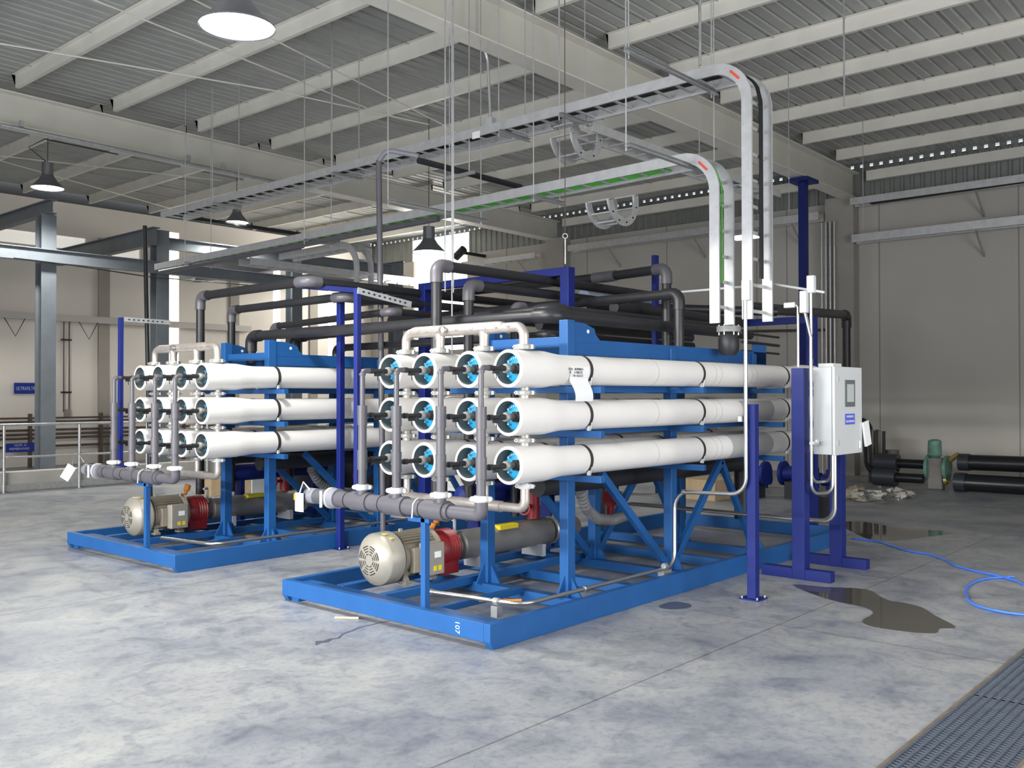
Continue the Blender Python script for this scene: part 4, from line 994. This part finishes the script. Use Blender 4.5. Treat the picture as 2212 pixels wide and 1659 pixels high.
for x in (5.34,5.47): MB().cyl((x,18.93,1.27),(x,18.93,3.46),.016,8).build('pipe_run', brownpipe, t)
for z in (1.75,3.02): MB().cbox((5.40,18.93,z),(.24,.05,.04)).build('clamp', blk, t, False)
MB().cbox((5.42,18.92,1.25),(.14,.06,.18)).build('outlet_box', mat('box_taupe', (.30,.26,.23), .5), t, False)
for i, x in enumerate((3.95,5.66)):
    tag(MB().tube([(x,18.84,3.47),(x+.25,18.84,3.05),(x+.46,18.84,3.47)], .010, 6).build('bracket', blk, None), 'thin V-shaped bracket below the left wall ledge, %s one' % ('left','right')[i], 'bracket', 'wall brackets')
t = thing('wall_sign', 'dark blue sign on the left wall partly hidden by the platform column', 'sign', (4.7,18.9,1.84))
MB().box((4.216,18.93,1.715),(5.02,18.96,1.97)).build('board', signb, t, False)
o = text_mesh('ULTRAFILTRACION', .118, mat('sign_text', (.55,.62,.75), .6), (0,0,0), basis((1,0,0),(0,0,1)), 'lettering', None, align='LEFT')
o.data.transform(Matrix.Diagonal((.66,1,1,1))); o.data.transform(Matrix.Translation(Vector((4.25,18.925,1.835))-Vector(ORG[t.name]))); o.parent = t
t = thing('floor_sign', 'blue and white label board low on the pipe rack at the far left', 'sign', (4.2,18.45,.5))
MB().box((3.80,18.46,.38),(4.50,18.48,.585)).build('board', signb, t, False)
text_mesh('NOM. A', .075, mat('sign_text', (1,1,1)), (4.17,18.455,.535), basis((1,0,0),(0,0,1)), 'lettering', t)
text_mesh('MEMBRANAS', .075, mat('sign_text', (1,1,1)), (4.15,18.455,.455), basis((1,0,0),(0,0,1)), 'lettering', t)
# dark tanks between and behind the skids
for i, (x, y) in enumerate(((3.9,7.6),(5.3,7.9),(7.2,8.6))):
    t = thing('dosing_tank', 'dark plastic tank behind the rear left skid, %s from the left' % ordn[i], 'tank', (x,y,0), 'dark tanks')
    MB().lathe((x,y,0),(0,0,1),[(0,.52),(.03,.55),(1.05,.55),(1.2,.45),(1.25,.2)],28).build('body', tankm, t); MB().cyl((x,y,1.25),(x,y,1.30),.22,20).build('lid', blk, t)
tag(MB().box((2.75,6.95,.0),(2.95,6.97,1.0)).build('notice_sheet', mat('notice_pale', (.62,.65,.63), .6), None, False), 'pale upright sheet behind the uprights of the rear left skid', 'sheet')
tag(MB().box((3.9,9.9,0),(4.9,10.4,.30)).build('cardboard_box', cardb, None, False), 'brown cardboard box on the floor behind the rear left skid', 'box')
tag(MB().box((8.7,3.2,0),(9.5,3.9,.32)).build('cardboard_box', cardb, None, False), 'brown cardboard box seen through the front skid braces', 'box')
t = thing('dark_bucket', 'dark round bucket behind the front skid', 'bucket', (7.7,.95,0)); MB().lathe((7.7,.95,0),(0,0,1),[(0,.14),(.32,.19),(.32,.175),(.02,.13)],20).build('body', tankm, t)
random.seed(5)
for i, (x, y) in enumerate(((9.6,3.0),(9.9,2.4),(9.2,4.4),(8.6,5.2))):
    t = thing('crated_valve', 'bluish valve assembly on the floor behind the front skid, %s from the right' % ordn[i], 'valve', (x,y,0), 'valve assemblies')
    MB().cyl((x,y-.22,.40),(x,y+.22,.40),.12,16).cyl((x,y-.24,.40),(x,y-.19,.40),.2,18).cyl((x,y+.19,.40),(x,y+.24,.40),.2,18).build('body', deepblue, t)
    MB().cyl((x,y,.40),(x,y,.78),.05,12).build('stem', galv, t); MB().ring((x,y,.80),(0,0,1),.10,.13,.025,18).build('handwheel', redm if i == 3 else steelm, t)
    MB().box((x-.12,y-.15,0),(x+.12,y+.15,.27)).build('stand', tankm, t, False)

# ================================================================ lamps
def lamp(x, y, z, dia, lab, on=True, col=(1,1,.94), power=110, cord=True, e=1):
    t = thing('high_bay_lamp', lab, 'lamp', (x,y,z), 'high bay lamps'); r = dia/2
    MB().lathe((x,y,z),(0,0,1),[(.0,r),(.012,r),(.05,r*.86),(.16,r*.52),(.24,r*.36),(.235,r*.33),(.03,r*.80),(.012,r*.96)],32,True).build('reflector', lampb, t)
    MB().cyl((x,y,z+.24),(x,y,z+.46),r*.35,20).build('ballast_housing', lampb, t)
    MB().cyl((x,y,z+.46),(x,y,zdeck(x)),.006,6).build('suspension', blk, t)
    if on:
        MB().lathe((x,y,z+.008),(0,0,1),[(0,0),(0,r*.955),(.006,r*.955),(.006,0)],32).build('glowing_lens', lampon, t)
        l = bpy.data.lights.new('lamp_light', 'SPOT'); l.energy = power; l.color = col; l.shadow_soft_size = r*.8; l.spot_size = math.radians(150); l.spot_blend = .5
        o = bpy.data.objects.new('lamp_light', l); COL.objects.link(o); o.location = (x,y,z-.03)
    return t
lamp(-.40,2.36,4.60,.60,'big glowing high bay lamp at the top of the view', power=LP)
lamp(2.60,13.22,5.40,.56,'glowing high bay lamp at the far left edge', power=LP)
lamp(7.10,14.22,5.52,.52,'small glowing high bay lamp above the platform beams', power=LP)
L4 = lamp(7.05,7.98,4.22,.60,'high bay lamp seen dark against the bright window', power=LP)
tag(MB().tube([(2.6,13.22,5.86),(2.3,13.3,6.1),(2.5,13.1,6.25),(3.6,12.6,6.1)], .010, 6).build('lamp_cord', blk, None), 'black cord curling above the far left lamp', 'cord')

# ================================================================ floor: grate, puddles, hose, bits
def grate(x0, x1, lab):
    t = thing('floor_grate', lab, 'grate', (x0, GY0, 0), 'drain grates')
    m = MB(); n = 11
    for i in range(n):
        y = GY0+.016+(GY1-GY0-.032)*i/(n-1); m.box((x0,y-.006,-.012),(x1,y+.006,.002))
    x = x0+.008
    while x < x1-.01: m.box((x,GY0+.012,-.010),(x+.012,GY1-.012,-.004)); x += .034
    m.build('bars', gratem, t, False)
for i, (a, b) in enumerate(((-.9,.145),(.155,1.145),(1.155,2.145),(2.155,3.145))):
    grate(a, b, 'grey ribbed drain grate panel at the lower right, %s from the camera' % ordn[i])
fr = MB().box((GX0,GY1-.012,-.03),(GX1,GY1+.004,.003)).box((GX0,GY0-.004,-.03),(GX1,GY0+.012,.003)); struct(fr, 'trim_9', mat('rusty_edge', (.16,.12,.09), .7, 0, .2, 9))
def blob(pts, m, name, lab, cat, t=.0022, sub=3):
    n = len(pts); out = []
    for i in range(n):
        p0, p1, p2, p3 = [Vector(pts[(i+k-1) % n]) for k in range(4)]
        for k in range(sub):
            u = k/sub; out.append(.5*((2*p1)+(-p0+p2)*u+(2*p0-5*p1+4*p2-p3)*u*u+(-p0+3*p1-3*p2+p3)*u**3))
    return tag(MB().poly([tuple(p) for p in out], 0, t).build(name, m, None, False), lab, cat)
blob([(3.335,-.558),(3.421,-.808),(3.562,-1.119),(3.359,-1.311),(3.24,-1.44),(3.237,-1.54),(3.164,-1.708),(2.943,-1.88),(2.671,-2.107),(2.552,-2.032),(2.394,-2.049),(2.305,-1.889),(2.288,-1.667),(2.405,-1.528),(2.70,-1.50),(2.86,-1.384),(2.927,-1.134),(3.058,-.882)], wetm, 'puddle', 'dark water puddle spreading in front of the panel stand', 'puddle')
blob([(7.6,.72),(7.8,.48),(7.56,-.02),(7.6,-.66),(7.0,-.53),(6.46,-.34),(6.38,-.10),(6.8,.25),(7.12,.49)], wetm, 'puddle', 'shiny puddle on the floor behind the control cabinet', 'puddle')
blob([(1.865,-.118),(2.054,-.13),(2.066,-.273),(1.947,-.335),(1.813,-.278),(1.79,-.19)], dampm, 'damp_patch', 'small oval damp patch beside the front skid side rail', 'stain')
ck = [(-.657,.984),(-.60,1.03),(-.563,1.00),(-.50,1.03),(-.447,1.01),(-.36,1.075),(-.254,1.10),(-.16,1.135),(-.062,1.125),(.04,1.13),(.102,1.115)]
wd = [.005,.035,.028,.018,.012,.01,.009,.010,.008,.006,.003]
blob([(p[0], p[1]+w) for p, w in zip(ck, wd)]+[(p[0], p[1]-w) for p, w in reversed(list(zip(ck, wd)))], dampm, 'damp_trickle', 'thin dark water trickle on the floor before the front skid', 'stain', .0015, 2)
hz = [(6.249,.058),(6.218,-.272),(5.777,-.726),(5.704,-1.0),(5.45,-1.22),(5.187,-1.371),(5.041,-1.57),(4.892,-1.848),(4.75,-2.02),(4.60,-2.12)]
tag(MB().tube(fillet([(x,y,.011) for x,y in hz],.3,5), .010, 10).build('hose', hosem, None), 'thin blue hose trailing in from behind the control cabinet', 'hose')
hz = [(4.95,-1.95),(4.74,-1.80),(4.523,-1.75),(4.25,-1.75),(4.031,-1.79),(3.658,-1.912),(3.46,-2.02),(3.37,-2.18),(3.35,-2.35),(3.45,-2.58)]
tag(MB().tube(fillet([(x,y,.012) for x,y in hz],.3,5), .010, 10).build('hose', hosem, None), 'curled end loop of blue hose at the right edge', 'hose')
tag(MB().bar((-.108,1.487,.008),(.0,1.339,.008),.018,.012).build('wood_stick', woodm, None, False), 'short raw wooden stick lying before the front skid', 'stick')
tag(MB().bar((.55,.62,.15),(.78,.40,.15),.02,.012).build('orange_strip', orange, None, False), 'orange strip lying across the front skid base', 'strip')
